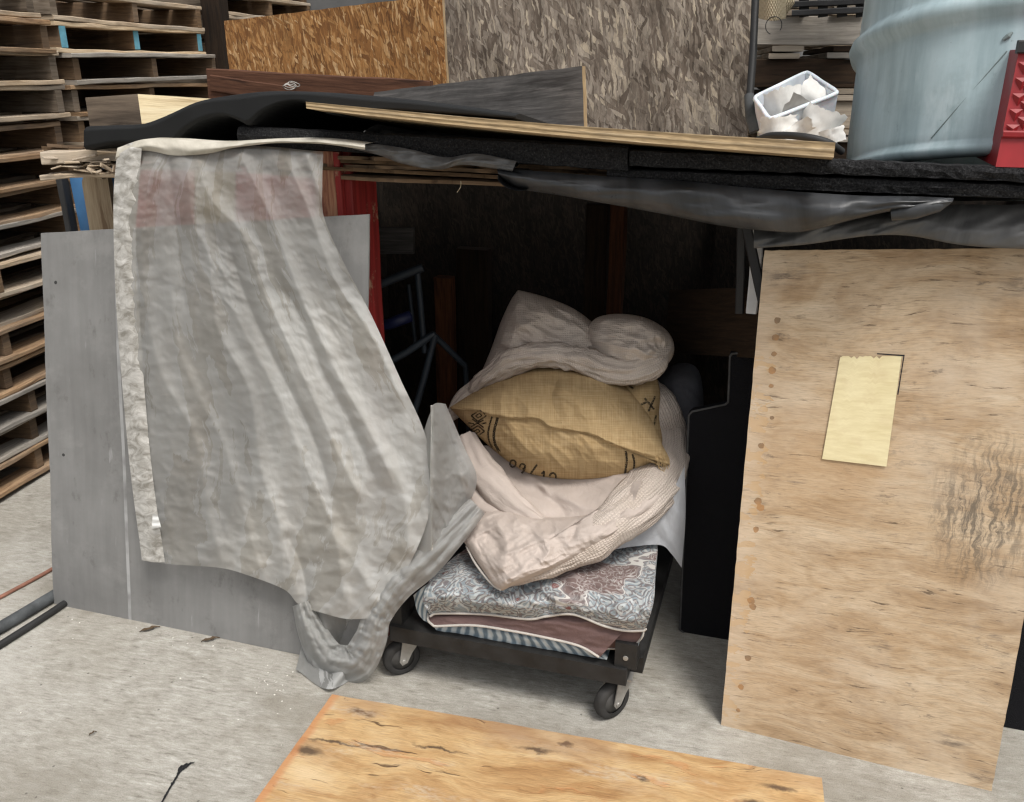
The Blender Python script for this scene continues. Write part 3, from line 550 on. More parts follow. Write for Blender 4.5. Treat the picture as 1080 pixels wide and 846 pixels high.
# ------------------------------------------------------------------ boards behind the roof
m = MB(); sheet(m, A(248, 130, 2.62), A(474, 128, 2.55), A(466, -6, 2.55), A(236, 22, 2.62), .014, 30, 16, .006, .004, seed=1)
solo(m, 'strand_board', [M['osb_warm'], M['ply_edge']], 'warm orange-brown strand board leaning behind the wavy black mat', 'wood board', 'strand boards behind the roof')
m = MB(); sheet(m, A(452, 175, 2.68), A(787, 175, 2.68), A(799, -30, 2.72), A(450, -30, 2.72), .014, 30, 20, .006, .004, seed=2)
solo(m, 'strand_board', [M['osb_grey'], M['ply_edge']], 'large weathered grey-brown strand board standing behind the roof, beside the black pole', 'wood board', 'strand boards behind the roof')
m = MB(); plank(m, A(222, 92, 2.35), A(455, 106, 2.3), .10, .022, EZ, 14, .002); 
solo(m, 'plank', M['brown_board'], 'dark reddish brown plank behind the wavy mat, below the warm strand board', 'plank')
m = MB(); plank(m, A(224, 88, 2.34), A(312, 101, 2.32), .045, .022, EZ, 6, .002); solo(m, 'plank', M['brown_board'], 'short dark brown offcut on top of the reddish brown plank', 'plank')
m = MB(); sheet(m, A(380, 160, 2.3), A(616, 140, 2.2), A(614, 69, 2.2), A(395, 97, 2.3), .022, 20, 8, .004, .004, seed=6)
solo(m, 'plank', [M['grey_board'], M['ply_edge']], 'weathered dark grey board leaning against the large strand board', 'plank')
m = MB()
for k in range(3):
    c = A(305, 92, 2.28)+np.array([.006*k, 0, .004*k]); th = np.linspace(0, 6.2, 18); tube(m, np.stack([c[0]+.016*np.cos(th+k), c[1]+.01*np.sin(2*th), c[2]+.007*np.sin(th+k*.8)], -1), .0012, 6)
solo(m, 'string_loop', M['hem'], 'small tangle of pale string on the brown plank', 'string', smooth_=True)

# ------------------------------------------------------------------ roof layers, front to back they fall a little
SLOPE = -.135
def roofpt(p, dd): q = p+ED*dd; q[2] += SLOPE*dd; return q
m = MB()                                     # frayed old plywood: the structural roof
fl, fr = A(62, 168, 1.86), A(830, 206, 1.86)
for k in range(5):
    nx, ny = 70, 12; xx = np.linspace(0, 1, nx+1); P0 = []; zt = .036-.0075*k
    jag = np.array([abs(float(pnoise(v3(x*55, k*3.3, 1))))*.06+abs(float(pnoise(v3(x*160, k*5.3, 4))))*.03 for x in xx])
    sag = np.array([float(pnoise(v3(x*5, k*1.7, 8)))*.008 for x in xx])
    for j in range(ny+1):
        d = (j/ny)**1.5*1.05
        P0.append([roofpt(lerp(fl, fr, x)-EU*abs(float(pnoise(v3(j*1.3, k*7.7, 2))))*.09*(1 if i == 0 else 0)+EZ*(zt+sag[i]*max(0, 1-j/3)-.012*(k == 4)*max(0, 1-j/2)), d+(jag[i] if j == 0 else jag[i]*max(0, 1-j/4))-.03) for i, x in enumerate(xx)])
    P0 = np.array(P0); m.grid(P0, None, k % 2); B = P0-EZ*.0078; m.grid(B, None, k % 2, flip=True)
    m.grid(np.stack([P0[0], B[0]]), None, k % 2, flip=True); m.grid(np.stack([P0[:, 0], B[:, 0]]), None, k % 2)
solo(m, 'roof_panel', [M['stringer'], M['roof_brown']], 'old plywood roof panel with frayed splintering front edge over the opening', 'roof panel')
m = MB()                                     # the splinters at its left end
for k in range(46):
    a = A(rr.uniform(54, 122), rr.uniform(158, 186), rr.uniform(1.78, 1.9)); dr = EU*rr.uniform(-.06, .02)+ED*rr.uniform(-.03, .03)+EZ*rr.uniform(-.006, .012)
    plank(m, a, a+dr*1.4+EU*.05, rr.uniform(.006, .022), rr.uniform(.002, .005), ED, 3, .001)
for y, w in ((160, .030), (182, .012)): plank(m, A(56, y+3, 1.84), A(150, y, 1.9), .12, w, ED, 6, .005)
solo(m, 'splintered_board', M['pallet'], 'splintered broken end of an old board sticking out above the blue bin', 'broken board')
for px, py, q, lab in ((486, 197, 4, 'loose straw dangling from the frayed front edge of the roof panel'),):
    a = A(px, py-6, 1.83); b_ = A(px-q, py+6, 1.82); solo(tube(MB(), catmull([a, (a+b_)/2+EU*.004, b_], 5), .0009, 5), 'straw', M['straw'], lab, 'straw')

def slab(tl, tr, br, bl, depth, jit, seed, nx=60, back=None):
    """foam slab: front face from the four corners, a rough cut edge, sloping back"""
    m = MB(); xx = np.linspace(0, 1, nx+1); ring = []
    prof = [(0, .0, .0), (.0, .12, .0), (.0, .5, .004), (0, .88, .0), (.012, 1, 0), (depth, 1, 0), (depth, 0, 0), (.012, 0, 0)]   # back, up
    rows = []
    for (bk, up, pr) in prof:
        r_ = []
        for i, x in enumerate(xx):
            p = lerp(lerp(bl, br, x), lerp(tl, tr, x), up); j = jit*float(pnoise(v3(x*40, up*3+seed, bk*5)))+jit*.7*float(pnoise(v3(x*130, up*4+seed, 3))); q = roofpt(p-ED*(pr+j*(bk < .02)), bk); q[2] += jit*.6*float(pnoise(v3(x*24, seed+up, 7))); r_.append(q)
        rows.append(r_)
    P = np.array(rows).transpose(1, 0, 2); m.grid(P, None, 0, closed_u=True, flip=True); m.fan(P[0], 0); m.fan(P[-1], 0, flip=True); return m
D0 = 1.80
solo(slab(A(251, 132, D0), A(662, 153, D0), A(662, 180, D0), A(251, 152, D0), .8, .003, 1), 'foam_slab', M['foam'], 'black foam slab under the plywood sheet with its grey cut front edge above the curtain', 'foam slab', 'black foam slabs on the roof', smooth_=False)
solo(slab(A(664, 157, D0), A(1110, 177, D0), A(1110, 193, D0), A(664, 175, D0), .8, .005, 2), 'foam_slab', M['foam'], 'upper rough-edged black foam slab beneath the drum', 'foam slab', 'black foam slabs on the roof')
solo(slab(A(640, 177, D0+.012), A(1110, 195, D0+.012), A(1110, 210, D0+.012), A(640, 193, D0+.012), .8, .004, 3), 'foam_slab', M['foam'], 'lower black foam slab beneath the drum, just above the black plastic film', 'foam slab', 'black foam slabs on the roof')
# plywood sheet lying on the slabs
m = MB(); a0, a1 = A(323, 113, 1.72), A(880, 160, 1.72); tk = .021
nx = 40; xx = np.linspace(0, 1, nx+1); T = []; 
for j, d in enumerate(np.linspace(0, .75, 8)):
    T.append([roofpt(lerp(a0, a1, x)+EZ*(tk*(.5+.25*x)-.006*math.sin(x*3.1)), d) for x in xx])
T = np.array(T); Bm = T-EZ*(tk*(.62+.6*xx))[None, :, None]
m.grid(T, None, 0); m.grid(Bm, None, 1, flip=True)
def strip(a, b, mi, flip):
    L = np.concatenate([[0], np.cumsum(np.linalg.norm(np.diff(a, axis=0), axis=1))]); h = np.linalg.norm(a-b, axis=1).mean()
    m.grid(np.stack([a, b]), np.stack([np.stack([L, 0*L], -1), np.stack([L, 0*L+h], -1)]), mi, flip=flip)
strip(T[0], Bm[0], 1, True); strip(T[:, 0], Bm[:, 0], 1, False); strip(T[:, -1], Bm[:, -1], 1, True); strip(T[-1], Bm[-1], 1, False)
solo(m, 'plywood_sheet', [M['pale_ply'], M['ply_edge']], 'pale plywood sheet lying across the roof on black foam, its layered edge forward', 'wood board')
# wavy rubber mat
top = catmull([(91, 134), (120, 133), (150, 131), (178, 121), (210, 107), (250, 100), (290, 97), (350, 99), (420, 105), (480, 112), (545, 121)], 60)
bot = catmull([(91, 158), (120, 152), (150, 151), (182, 152), (197, 137), (215, 126), (237, 122), (254, 128), (263, 132), (276, 119), (296, 109), (318, 107), (338, 116), (352, 121), (400, 116), (460, 119), (545, 125)], 60)
m = MB(); rows = []
for t_, b_ in zip(top, bot):
    f0, f1 = A(*t_, 1.79), A(*b_, 1.79); r_ = [f1, lerp(f1, f0, .15)-ED*.008, lerp(f1, f0, .85)-ED*.008, f0]
    r_ += [roofpt(f0+EZ*.004, .02), roofpt(f0+EZ*.004, .5), roofpt(f1, .5), roofpt(f1, .02)]; rows.append(r_)
P = np.array(rows); m.grid(P, None, 0, closed_u=True); m.fan(P[0], flip=True); m.fan(P[-1])
solo(m, 'rubber_mat', M['rubber_mat'], 'black wavy rubber mat with two arched hollows on the left of the roof', 'mat', smooth_=False, bevel=.004)
# timber block
m = MB(); c0 = A(95, 135, 1.86); c1 = A(150, 134, 1.86); hh = A(95, 101, 1.86)[2]-c0[2]; wv = c1-c0; w_ = np.linalg.norm(wv); dv = EU*.80+ED*.60; dv /= np.linalg.norm(dv)
m1 = MB(); 
V = [c0, c1, c1+EZ*hh*1.0, c0+EZ*hh*.94]; L_ = .30; B_ = [p+dv*L_+EZ*(-.022) for p in V]
m1.add(V, [[0, 1, 2, 3]], [[(0, 0), (.2, 0), (.2, .08), (0, .08)]], 1)
for i, j in ((0, 1), (1, 2), (2, 3), (3, 0)): m1.add([V[j], V[i], B_[i], B_[j]], [[0, 1, 2, 3]], [[(0, 0), (0, .1), (L_, .1), (L_, 0)]], 0)
m1.add(B_, [[3, 2, 1, 0]], [[(0, 0), (.2, 0), (.2, .08), (0, .08)]], 1)
solo(m1, 'timber_block', [M['timber'], M['timber_end']], 'pale sawn timber block with a dark grey end on the wavy mat', 'timber', bevel=.006)

# ------------------------------------------------------------------ plastic film under the front of the roof
def film(topc, botc, D_t, D_b, bulge, n=90, k=16, seed=0, back=.3, flip=False):
    tc, bc = catmull(topc, n), catmull(botc, n); rows = []
    for i in range(n):
        x = i/(n-1); col_ = []
        d_t = D_t if np.isscalar(D_t) else np.interp(x, *D_t); d_b = D_b if np.isscalar(D_b) else np.interp(x, *D_b)
        for j in range(k):
            s = j/(k-1); p = lerp(tc[i], bc[i], s); w = float(pnoise(v3(x*9, s*1.5+seed, 2)))*.016+float(ridged(v3(x*9+s*2, s*1.8+seed, 5), 2)-.4)*.006
            col_.append(A(p[0], p[1], lerp(d_t, d_b, s)-bulge*math.sin(s*math.pi)**.8+w*math.sin(min(1, s+.2)*2.2)))
        q = col_[-1]
        for j in range(1, 7): col_.append(q+ED*back*j/6+EZ*(.006*math.sin(j*.9)+.012*(j/6)**2*3))
        rows.append(col_)
    return MB().grid(np.array(rows), None, 0, flip=flip)
m = film([(524, 178), (560, 180), (640, 186), (720, 191), (800, 199), (900, 206), (960, 207), (1006, 209)], [(526, 186), (548, 199), (590, 206), (640, 215), (700, 226), (760, 238), (815, 244), (850, 244), (895, 233), (940, 223), (975, 222), (1004, 214)], 1.80, 1.80, .03)
# the rolled right end and the torn loop at the left
tube(m, [A(940, 226, 1.79), A(965, 222, 1.785), A(990, 216, 1.785), A(1004, 211, 1.79)], [.012, .016, .013, .004], 12, caps=False)
th = np.linspace(.3, 5.6, 20); c = A(544, 190, 1.79)
ringp = np.array([[c+EU*(.036*math.cos(a))+EZ*(.019*math.sin(a)-.006*math.cos(a))+ED*d for a in th] for d in (-.012, .03, .08)]); m.grid(ringp)
solo(m, 'plastic_film', M['film'], 'glossy black plastic film sagging under the roof edge with a rolled right end', 'plastic film', smooth_=True)
m = film([(795, 236), (880, 228), (960, 222), (1010, 216), (1060, 216), (1120, 214)], [(795, 262), (850, 258), (915, 249), (960, 249), (1010, 258), (1060, 262), (1120, 263)], 1.90, 1.86, .02, seed=4)
#m2 = film([(955, 226), (990, 236), (1030, 240), (1110, 250)], [(950, 244), (985, 250), (1030, 254), (1110, 260)], 1.855, 1.845, .012, n=40, seed=9, back=.1); m.add(np.concatenate(m2.v), m2.f, [m2.uv[4*i:4*i+4] for i in range(len(m2.f))])
solo(m, 'plastic_film', M['grey_film'], 'dull grey plastic film crumpled above the pale plywood', 'plastic film', smooth_=True)

# ------------------------------------------------------------------ what stands left and right of the opening
m = MB(); sheet(m, A(57, 637, 1.77), A(382, 704, 1.765), A(389, 226, 1.80), A(43, 246, 1.80), .006, 30, 36, .006, .002, seed=12)
solo(m, 'grey_board', [M['grey_face'], M['grey_face']], 'flat pale grey scuffed board standing on the concrete behind the curtain', 'board')
# red painted timber frame (post and boards) behind the curtain
root = empty('painted_frame', S(-.75, 1.9, 0), 'red painted wooden frame with bare wood edges beside the opening', 'wooden frame')
p_ = A(364, 250, 1.86); pb = p_*1; pb[2] = 0; pt = p_*1; pt[2] = A(364, 160, 1.86)[2]
m = MB(); plank(m, pb-EU*.033, pt-EU*.033, .066, .016, EU, 12, .0015); part(m, 'edge_strip', M['stud_red'], root)
m = MB(); plank(m, pb+EU*.012+ED*.07, pt+EU*.012+ED*.07, .13, .022, ED, 12, .0015); part(m, 'post', M['red_paint'], root)
m = MB(); plank(m, pb-EU*.002-ED*.004, pt-EU*.002-ED*.004, .014, .02, EU, 12, .0015); part(m, 'corner_bead', M['red_paint'], root)
for x0, x1, mt, nm in ((140, 205, 'red_faded', 'cross_board'), (206, 248, 'timber', 'bare_board'), (249, 336, 'red_faded', 'cross_board')):
    m = MB(); sheet(m, A(x0, 262, 1.87), A(x1, 262, 1.87), A(x1, 164, 1.87), A(x0, 164, 1.87), .02, 6, 6, .002, .001, seed=x0); part(m, nm, [M[mt], M[mt]], root)
# blue bin and rounded board behind it
root = empty('blue_bin', (*A(95, 300, 2.05)[:2], 0), 'blue plastic bin with a dark rim standing between pallets and curtain', 'bin')
zt = A(95, 183, 2.05)[2]; m = MB(); u0, _, _ = uDz(A(84, 200, 2.05)); 
V = [S(u0+.03, 2.05, 0), S(u0+.40, 2.05, 0), S(u0+.40, 2.35, 0), S(u0+.03, 2.35, 0)]; W_ = [S(u0-.01, 2.03, zt), S(u0+.43, 2.03, zt), S(u0+.43, 2.38, zt), S(u0-.01, 2.38, zt)]
for i in range(4): j = (i+1) % 4; m.add([V[i], V[j], W_[j], W_[i]], [[0, 1, 2, 3]], [[(0, 0), (.4, 0), (.4, 1), (0, 1)]])
m.add(V, [[3, 2, 1, 0]], [[(0, 0), (.4, 0), (.4, .3), (0, .3)]]); part(m, 'body', M['bin_blue'], root, bevel=.01)
m = MB(); plank(m, W_[0]-EZ*.35-EU*.008-ED*.01, W_[0]-EU*.016-ED*.01, .03, .02, ED, 4, .001); part(m, 'rim', M['black_plastic'], root)
m = MB(); q0, q1 = A(104, 300, 1.98), A(131, 300, 1.98); zt = A(110, 184, 1.98)[2]; q0[2] = q1[2] = 0; L = q1-q0; r_ = .03
out = [q0, q1, q1+EZ*zt]+[q0+L/np.linalg.norm(L)*(r_-r_*math.sin(a))+EZ*(zt-r_+r_*math.cos(a)) for a in np.linspace(0, math.pi/2, 7)]
out = np.array(out); back = out+ED*.016; n = len(out); uvo = [(p[2], float((p-q0)@EU)) for p in out]
m.add(out, [list(range(n))], [uvo]); m.add(back, [list(range(n))[::-1]], [uvo[::-1]])
for i in range(n): j = (i+1) % n; m.add([out[j], out[i], back[i], back[j]], [[0, 1, 2, 3]], [[(uvo[j][0], 0), (uvo[i][0], 0), (uvo[i][0], .016), (uvo[j][0], .016)]])
solo(m, 'rounded_board', M['pallet_tan'], 'tan wooden board with a rounded corner between the blue bin and the curtain', 'plank')

# pale plywood at the right, with the yellow patch and marker lines
root = empty('plywood_sheet', A(900, 800, 1.80)*np.array([1, 1, 0]), 'pale stained plywood sheet leaning at the right with a yellow patch and chipped left edge', 'wood board')
PB = [A(760, 766, 1.822), A(1046, 835, 1.785), A(1154, 261, 1.93), A(806, 264, 1.95)]
m = MB(); sheet(m, *PB, .012, 40, 60, .0012, .0022, seed=21); part(m, 'panel', [M['pale_ply'], M['ply_edge']], root)
nrm = np.cross(PB[1]-PB[0], PB[3]-PB[0]); nrm /= np.linalg.norm(nrm)
def on_board(px, py, lift=.0):
    r = ray(px, py); t = ((PB[0]-CAM)@nrm)/(r@nrm); return CAM+r*t+nrm*(lift+.0021)
m = MB(); tp = [(886+i*(951-886)/22, 375+(.5 if i % 2 else (2.2+1.6*math.sin(i*2.3)) if i < 15 else .5)) for i in range(23)]; btm = [(867+i*(935-867)/22, 484+i*8/22) for i in range(23)]
P = np.array([[lerp(on_board(*b_, -.0008), on_board(*t_, -.0008), s) for b_, t_ in zip(btm, tp)] for s in np.linspace(0, 1, 8)]); m.grid(P); Pb = P-nrm*.0016; 
for a, b_ in ((P[0], Pb[0]), (P[-1], Pb[-1]), (P[:, 0], Pb[:, 0]), (P[:, -1], Pb[:, -1])): m.grid(np.stack([a, b_]))
part(m, 'yellow_patch', M['veneer'], root)
m = MB()
for a, b_ in (((925, 373), (954, 375)), ((953.5, 374), (947, 416))): plank(m, on_board(*a, .0), on_board(*b_, .0), .0024, .0008, np.cross(nrm, on_board(*b_)-on_board(*a)), 6, .0006)
part(m, 'marker_line', M['ink'], root)
# plywood on the ground
root = None
m = MB(); gl, gr = G(350, 732, .016), G(867, 820, .016); gd = gr-gl; ln = np.linalg.norm(gd); gd /= ln; fw = np.array([gd[1], -gd[0], 0]); e2 = G(268, 846, .016)-gl; e2 /= np.linalg.norm(e2)
sheet(m, gl+e2*.62, gr+fw*.62, gr, gl, .015, 50, 30, .003, .003, seed=31)
solo(m, 'plywood_sheet', [M['amber_ply'], M['ply_edge']], 'amber knotty plywood sheet lying flat on the concrete in front', 'wood board')
# black carpeted board with a stepped top edge
def outline_board(name, pts2, D, th, mat, label, cat, bevel=.004):
    o_ = np.array([A(px, py, D) for px, py in pts2]); n = len(o_); b_ = o_+ED*th; uv = [(float(p@EU), p[2]) for p in o_]; m = MB()
    m.add(o_, [list(range(n))], [uv]); m.add(b_, [list(range(n))[::-1]], [uv[::-1]])
    for i in range(n): j = (i+1) % n; m.add([o_[j], o_[i], b_[i], b_[j]], [[0, 1, 2, 3]], [[(uv[j][0], uv[j][1]), uv[i], (uv[i][0], uv[i][1]+th), (uv[j][0], uv[j][1]+th)]])
    return solo(m, name, mat, label, cat, bevel=bevel)
DB = float(G(716, 666)@ED)
outline_board('carpeted_board', [(716, 664), (722, 668), (900, 702), (905, 360), (770, 373), (768, 424), (765, 427), (730, 434), (726, 437)], DB, .03, M['carpet'], 'black carpeted board with a stepped top standing between bedding and plywood', 'board')
m = MB(); ol = np.array([A(px, py, DB)-ED*.001 for px, py in [(900, 703), (722, 668), (717, 664), (726.5, 438), (730, 434), (765, 426.5), (768, 424), (770, 376), (772, 373), (905, 360)]]); tube(m, np.concatenate([np.linspace(ol[i], ol[i+1], 8, endpoint=False) for i in range(len(ol)-1)]+[ol[-1:]]), .0028, 6); part(m, 'edge_binding', M['binding'], bpy.data.objects['carpeted_board'])
DF = 1.90
zb = G(1085, 772); DF = float(zb@ED)
outline_board('foam_board', [(1050, 766), (1200, 792), (1200, 500), (1050, 500)], DF, .05, M['carpet'], 'black board standing behind the right edge of the leaning plywood', 'board')

# ------------------------------------------------------------------ inside the shelter
def wallsheet(name, u0, D0_, u1, D1_, z1, mat, label, z0=0.0, seed=0):
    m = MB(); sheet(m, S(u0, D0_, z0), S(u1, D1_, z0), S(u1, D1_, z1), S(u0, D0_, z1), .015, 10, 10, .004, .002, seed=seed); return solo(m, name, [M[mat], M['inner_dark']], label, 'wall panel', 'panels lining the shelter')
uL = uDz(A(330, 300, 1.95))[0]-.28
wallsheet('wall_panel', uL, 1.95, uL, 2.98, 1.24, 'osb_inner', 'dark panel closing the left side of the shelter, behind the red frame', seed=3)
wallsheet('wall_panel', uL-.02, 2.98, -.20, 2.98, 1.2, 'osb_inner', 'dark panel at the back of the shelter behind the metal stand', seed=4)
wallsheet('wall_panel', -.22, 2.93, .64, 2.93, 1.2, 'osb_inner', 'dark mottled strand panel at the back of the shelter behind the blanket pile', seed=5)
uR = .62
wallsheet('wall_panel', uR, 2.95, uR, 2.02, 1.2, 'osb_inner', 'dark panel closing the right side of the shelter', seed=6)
def post(px0, px1, pt, D, mat, label, th=.05, ztop=None, zb=0.0):
    a, b_ = A(px0, pt, D), A(px1, pt, D); c = (a+b_)/2; w = np.linalg.norm(b_-a); lo = c*1; lo[2] = zb; hi = c*1; hi[2] = c[2] if ztop is None else ztop
    m = MB(); plank(m, lo, hi, w, th, EU, 10, .002); return solo(m, 'wooden_post', M[mat], label, 'post', 'posts inside the shelter')
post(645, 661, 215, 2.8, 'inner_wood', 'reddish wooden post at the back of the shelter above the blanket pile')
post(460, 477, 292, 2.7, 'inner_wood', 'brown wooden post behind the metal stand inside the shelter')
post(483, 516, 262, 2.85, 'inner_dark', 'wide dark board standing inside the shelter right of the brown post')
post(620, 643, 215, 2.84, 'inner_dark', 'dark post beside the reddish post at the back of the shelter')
post(796, 808, 228, 2.08, 'white_paint', 'white painted post at the right end of the opening', .03, zb=float(A(800, 330, 2.08)[2]))
m = MB(); plank(m, A(786, 232, 2.02), A(805, 318, 2.0), .022, .02, EU, 5, .001); solo(m, 'strut', M['black_plastic'], 'black diagonal strut in front of the white post', 'strut')
m = MB(); plank(m, A(782, 232, 2.12), A(780, 330, 2.12), .02, .02, EU, 5, .001); solo(m, 'strut', M['black_plastic'], 'black upright bar left of the white post', 'strut')
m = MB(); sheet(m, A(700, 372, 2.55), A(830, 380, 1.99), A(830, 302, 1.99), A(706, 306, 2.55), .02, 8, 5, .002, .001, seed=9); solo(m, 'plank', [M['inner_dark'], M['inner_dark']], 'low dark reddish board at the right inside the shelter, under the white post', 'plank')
# folded metal stand
root = empty('metal_stand', S(-.62, 2.3, 0), 'blue-grey folded tube stand in the dark behind the curtain', 'metal stand')
def bar(pts, r, mt='steel_blue', nm='tube'):
    m = MB(); tube(m, [A(*p) for p in pts], r, 8); part(m, nm, M[mt], root, smooth_=True)
bar([(392, 303, 2.25), (446, 282, 2.3)], .013); bar([(440, 284, 2.3), (448, 372, 2.3)], .009); bar([(431, 300, 2.34), (438, 362, 2.34)], .006)
bar([(396, 390, 2.22), (430, 371, 2.26), (458, 352, 2.3)], .011); bar([(459, 353, 2.3), (447, 400, 2.27), (428, 466, 2.22), (414, 560, 2.2)], .010); bar([(456, 352, 2.3), (491, 386, 2.36)], .009, nm='brace'); 
bar([(491, 386, 2.36), (500, 560, 2.4)], .008)
bar([(396, 390, 2.22), (400, 560, 2.2)], .008)
m = MB(); lathe(m, A(404, 344, 2.24), A(440, 331, 2.28)-A(404, 344, 2.24), [(.0, -.012), (.008, -.012), (.008, 0), (.017, .004), (.017, .085), (.0, .09)], 16); solo(m, 'spray_bottle', M['blue_label'], 'small dark blue bottle hanging in the metal stand', 'bottle', smooth_=True)
m = MB(); sheet(m, A(398, 268, 2.45), A(436, 268, 2.45), A(436, 240, 2.45), A(398, 240, 2.45), .01, 4, 4, .001, .001); solo(m, 'grey_sheet_metal', [M['grey_board'], M['grey_board']], 'dim grey panel piece at the top left inside the shelter', 'panel')

# ------------------------------------------------------------------ right of the roof: drum, crate, tub, pole
dax = EZ*math.cos(R(14))+ED*math.sin(R(14)); dc = A(1078, 176, 1.82+.39)+dax*(.0); rd = .36
prof = [(rd-.03, 0), (rd-.004, .0), (rd+.006, .006), (rd+.007, .016), (rd-.001, .026)]
prof += [(rd, h) for h in np.linspace(.03, .235, 14)]
prof += [(rd+.004, .245), (rd+.015, .255), (rd+.019, .268), (rd+.015, .281), (rd+.004, .291)]+[(rd, h) for h in np.linspace(.30, .53, 8)]+[(rd+.004, .545), (rd+.017, .566), (rd+.004, .587), (rd, .60), (rd, .86), (rd+.008, .87), (rd-.01, .88)]
dz = .0; base_c = dc-dax*.03
root = empty('steel_drum', base_c, 'large pale blue-grey dented drum standing on the right of the roof', 'drum')
m = MB(); lathe(m, base_c, dax, prof, 128)
V = m.v[0]; rel = V-base_c; h_ = rel@dax; rad = rel-np.outer(h_, dax); rl = np.linalg.norm(rad, axis=1)[:, None]
dent = fbm(rel*np.array([5, 5, 3.5]), 3)*.004
m.v[0] = V+rad/np.maximum(rl, 1e-6)*dent[:, None]; part(m, 'shell', M['drum'], root, smooth_=True)
m = MB(); lathe(m, base_c+dax*.872, dax, [(rd-.008, 0), (.0, .002)], 64); part(m, 'lid', M['drum'], root, smooth_=True)
def on_drum(px, py):
    r = ray(px, py); o = CAM-base_c; rp = r-dax*(r@dax); op = o-dax*(o@dax); a, b_, c_ = rp@rp, 2*rp@op, op@op-rd**2; t = (-b_-math.sqrt(b_*b_-4*a*c_))/(2*a); q = CAM+r*t; n = q-base_c; n = n-dax*(n@dax); return q+n/np.linalg.norm(n)*.0005
m = MB(); tube(m, [on_drum(lerp(982, 1062, s), lerp(146, 54, s)) for s in np.linspace(0, 1, 12)], .0011, 5); part(m, 'scratch', M['drum_scratch'], root)
m = MB(); tube(m, [on_drum(1058, 42), on_drum(1064, 38), on_drum(1068, 34)], [.003, .005, .002], 7); part(m, 'dent_mark', M['drum_scratch'], root)
# red crate
root = empty('milk_crate', A(1065, 178, 1.86), 'red plastic crate with raised triangles beside the drum at the right edge', 'crate')
bl, tl = A(1050, 176, 1.80), A(1075, 52, 1.84); w = .34; br_, tr_ = bl+EU*w, tl+EU*(w-.08)
dB, dT = ED*.32, ED*.26
V = [bl, br_, br_+dB, bl+dB]; W_ = [tl, tr_, tr_+dT, tl+dT]; m = MB()
for i in range(4): j = (i+1) % 4; m.add([V[i], V[j], W_[j], W_[i]], [[0, 1, 2, 3]], [[(0, 0), (.3, 0), (.3, .3), (0, .3)]])
m.add(W_, [[0, 1, 2, 3]], [[(0, 0), (1, 0), (1, 1), (0, 1)]]); part(m, 'shell', M['crate_red'], root, bevel=.006)
m = MB(); fx = br_-bl; fz = tl-bl
for iy in range(9):
    for ix in range(11):
        s_ = .045+.095*ix+(.047 if iy % 2 else 0); t_ = .30+.066*iy
        if s_+.05 > .97: continue
        c = bl+fx*s_*(1-.12*t_)+fz*t_; f_ = -ED*.006+EZ*.0
        tri = [c-EU*.011+EZ*.013, c+EU*.011+EZ*.013, c-EZ*.015]; ap = c+f_+EZ*.006
        for a, b_ in ((0, 1), (1, 2), (2, 0)): m.add([tri[b_], tri[a], ap], [[0, 1, 2]], [[(0, 0), (1, 0), (0, 1)]])
part(m, 'raised_triangles', M['crate_red'], root)
m = MB(); plank(m, bl+fz*.285-ED*.004, bl+fz*.285+fx*.96-ED*.004, .012, .008, EZ, 4, .0005); part(m, 'lower_band', M['crate_red'], root)
m = MB(); plank(m, tl-EU*.004+EZ*.004, tr_+EZ*.004, .022, .02, EZ, 4, .0005); part(m, 'dark_rim', M['black_plastic'], root)
# white tub tipped towards the viewer, full of torn card
c00, c10, c11, c01 = A(795, 103, 2.16), A(812, 126, 2.04), A(884, 98, 2.14), A(851, 76, 2.28)      # rim: left, front, right, back
root = empty('plastic_tub', A(838, 150, 2.1), 'translucent white plastic tub tipped forward, full of torn card', 'tub')
rim = [c00, c10, c11, c01]; cen = sum(rim)/4; nn = np.cross(c10-c00, c01-c00); nn /= np.linalg.norm(nn); nn = nn if nn[2] > 0 else -nn
flo = [cen+(p-cen)*.82-nn*.13+EZ*-.02 for p in rim]; inn = [cen+(p-cen)*.93 for p in rim]; inf = [cen+(p-cen)*.77-nn*.125-EZ*.02 for p in rim]
def q4(m, a, b_, c, d): m.add([a, b_, c, d], [[0, 1, 2, 3]], [[(0, 0), (.2, 0), (.2, .12), (0, .12)]])
m = MB()
for i in range(4):
    j = (i+1) % 4; q4(m, flo[i], flo[j], rim[j], rim[i]); q4(m, inn[i], inn[j], inf[j], inf[i])
q4(m, *flo[::-1]); q4(m, *inf); part(m, 'body', M['milky'], root)
m = MB(); rp = [p for i in range(4) for p in (lerp(rim[i], rim[(i+1) % 4], .08), lerp(rim[i], rim[(i+1) % 4], .5), lerp(rim[i], rim[(i+1) % 4], .92))]; rp.append(rp[0]); tube(m, catmull(rp, 60), .0048, 8, caps=False); part(m, 'rim', M['milky'], root, smooth_=True)
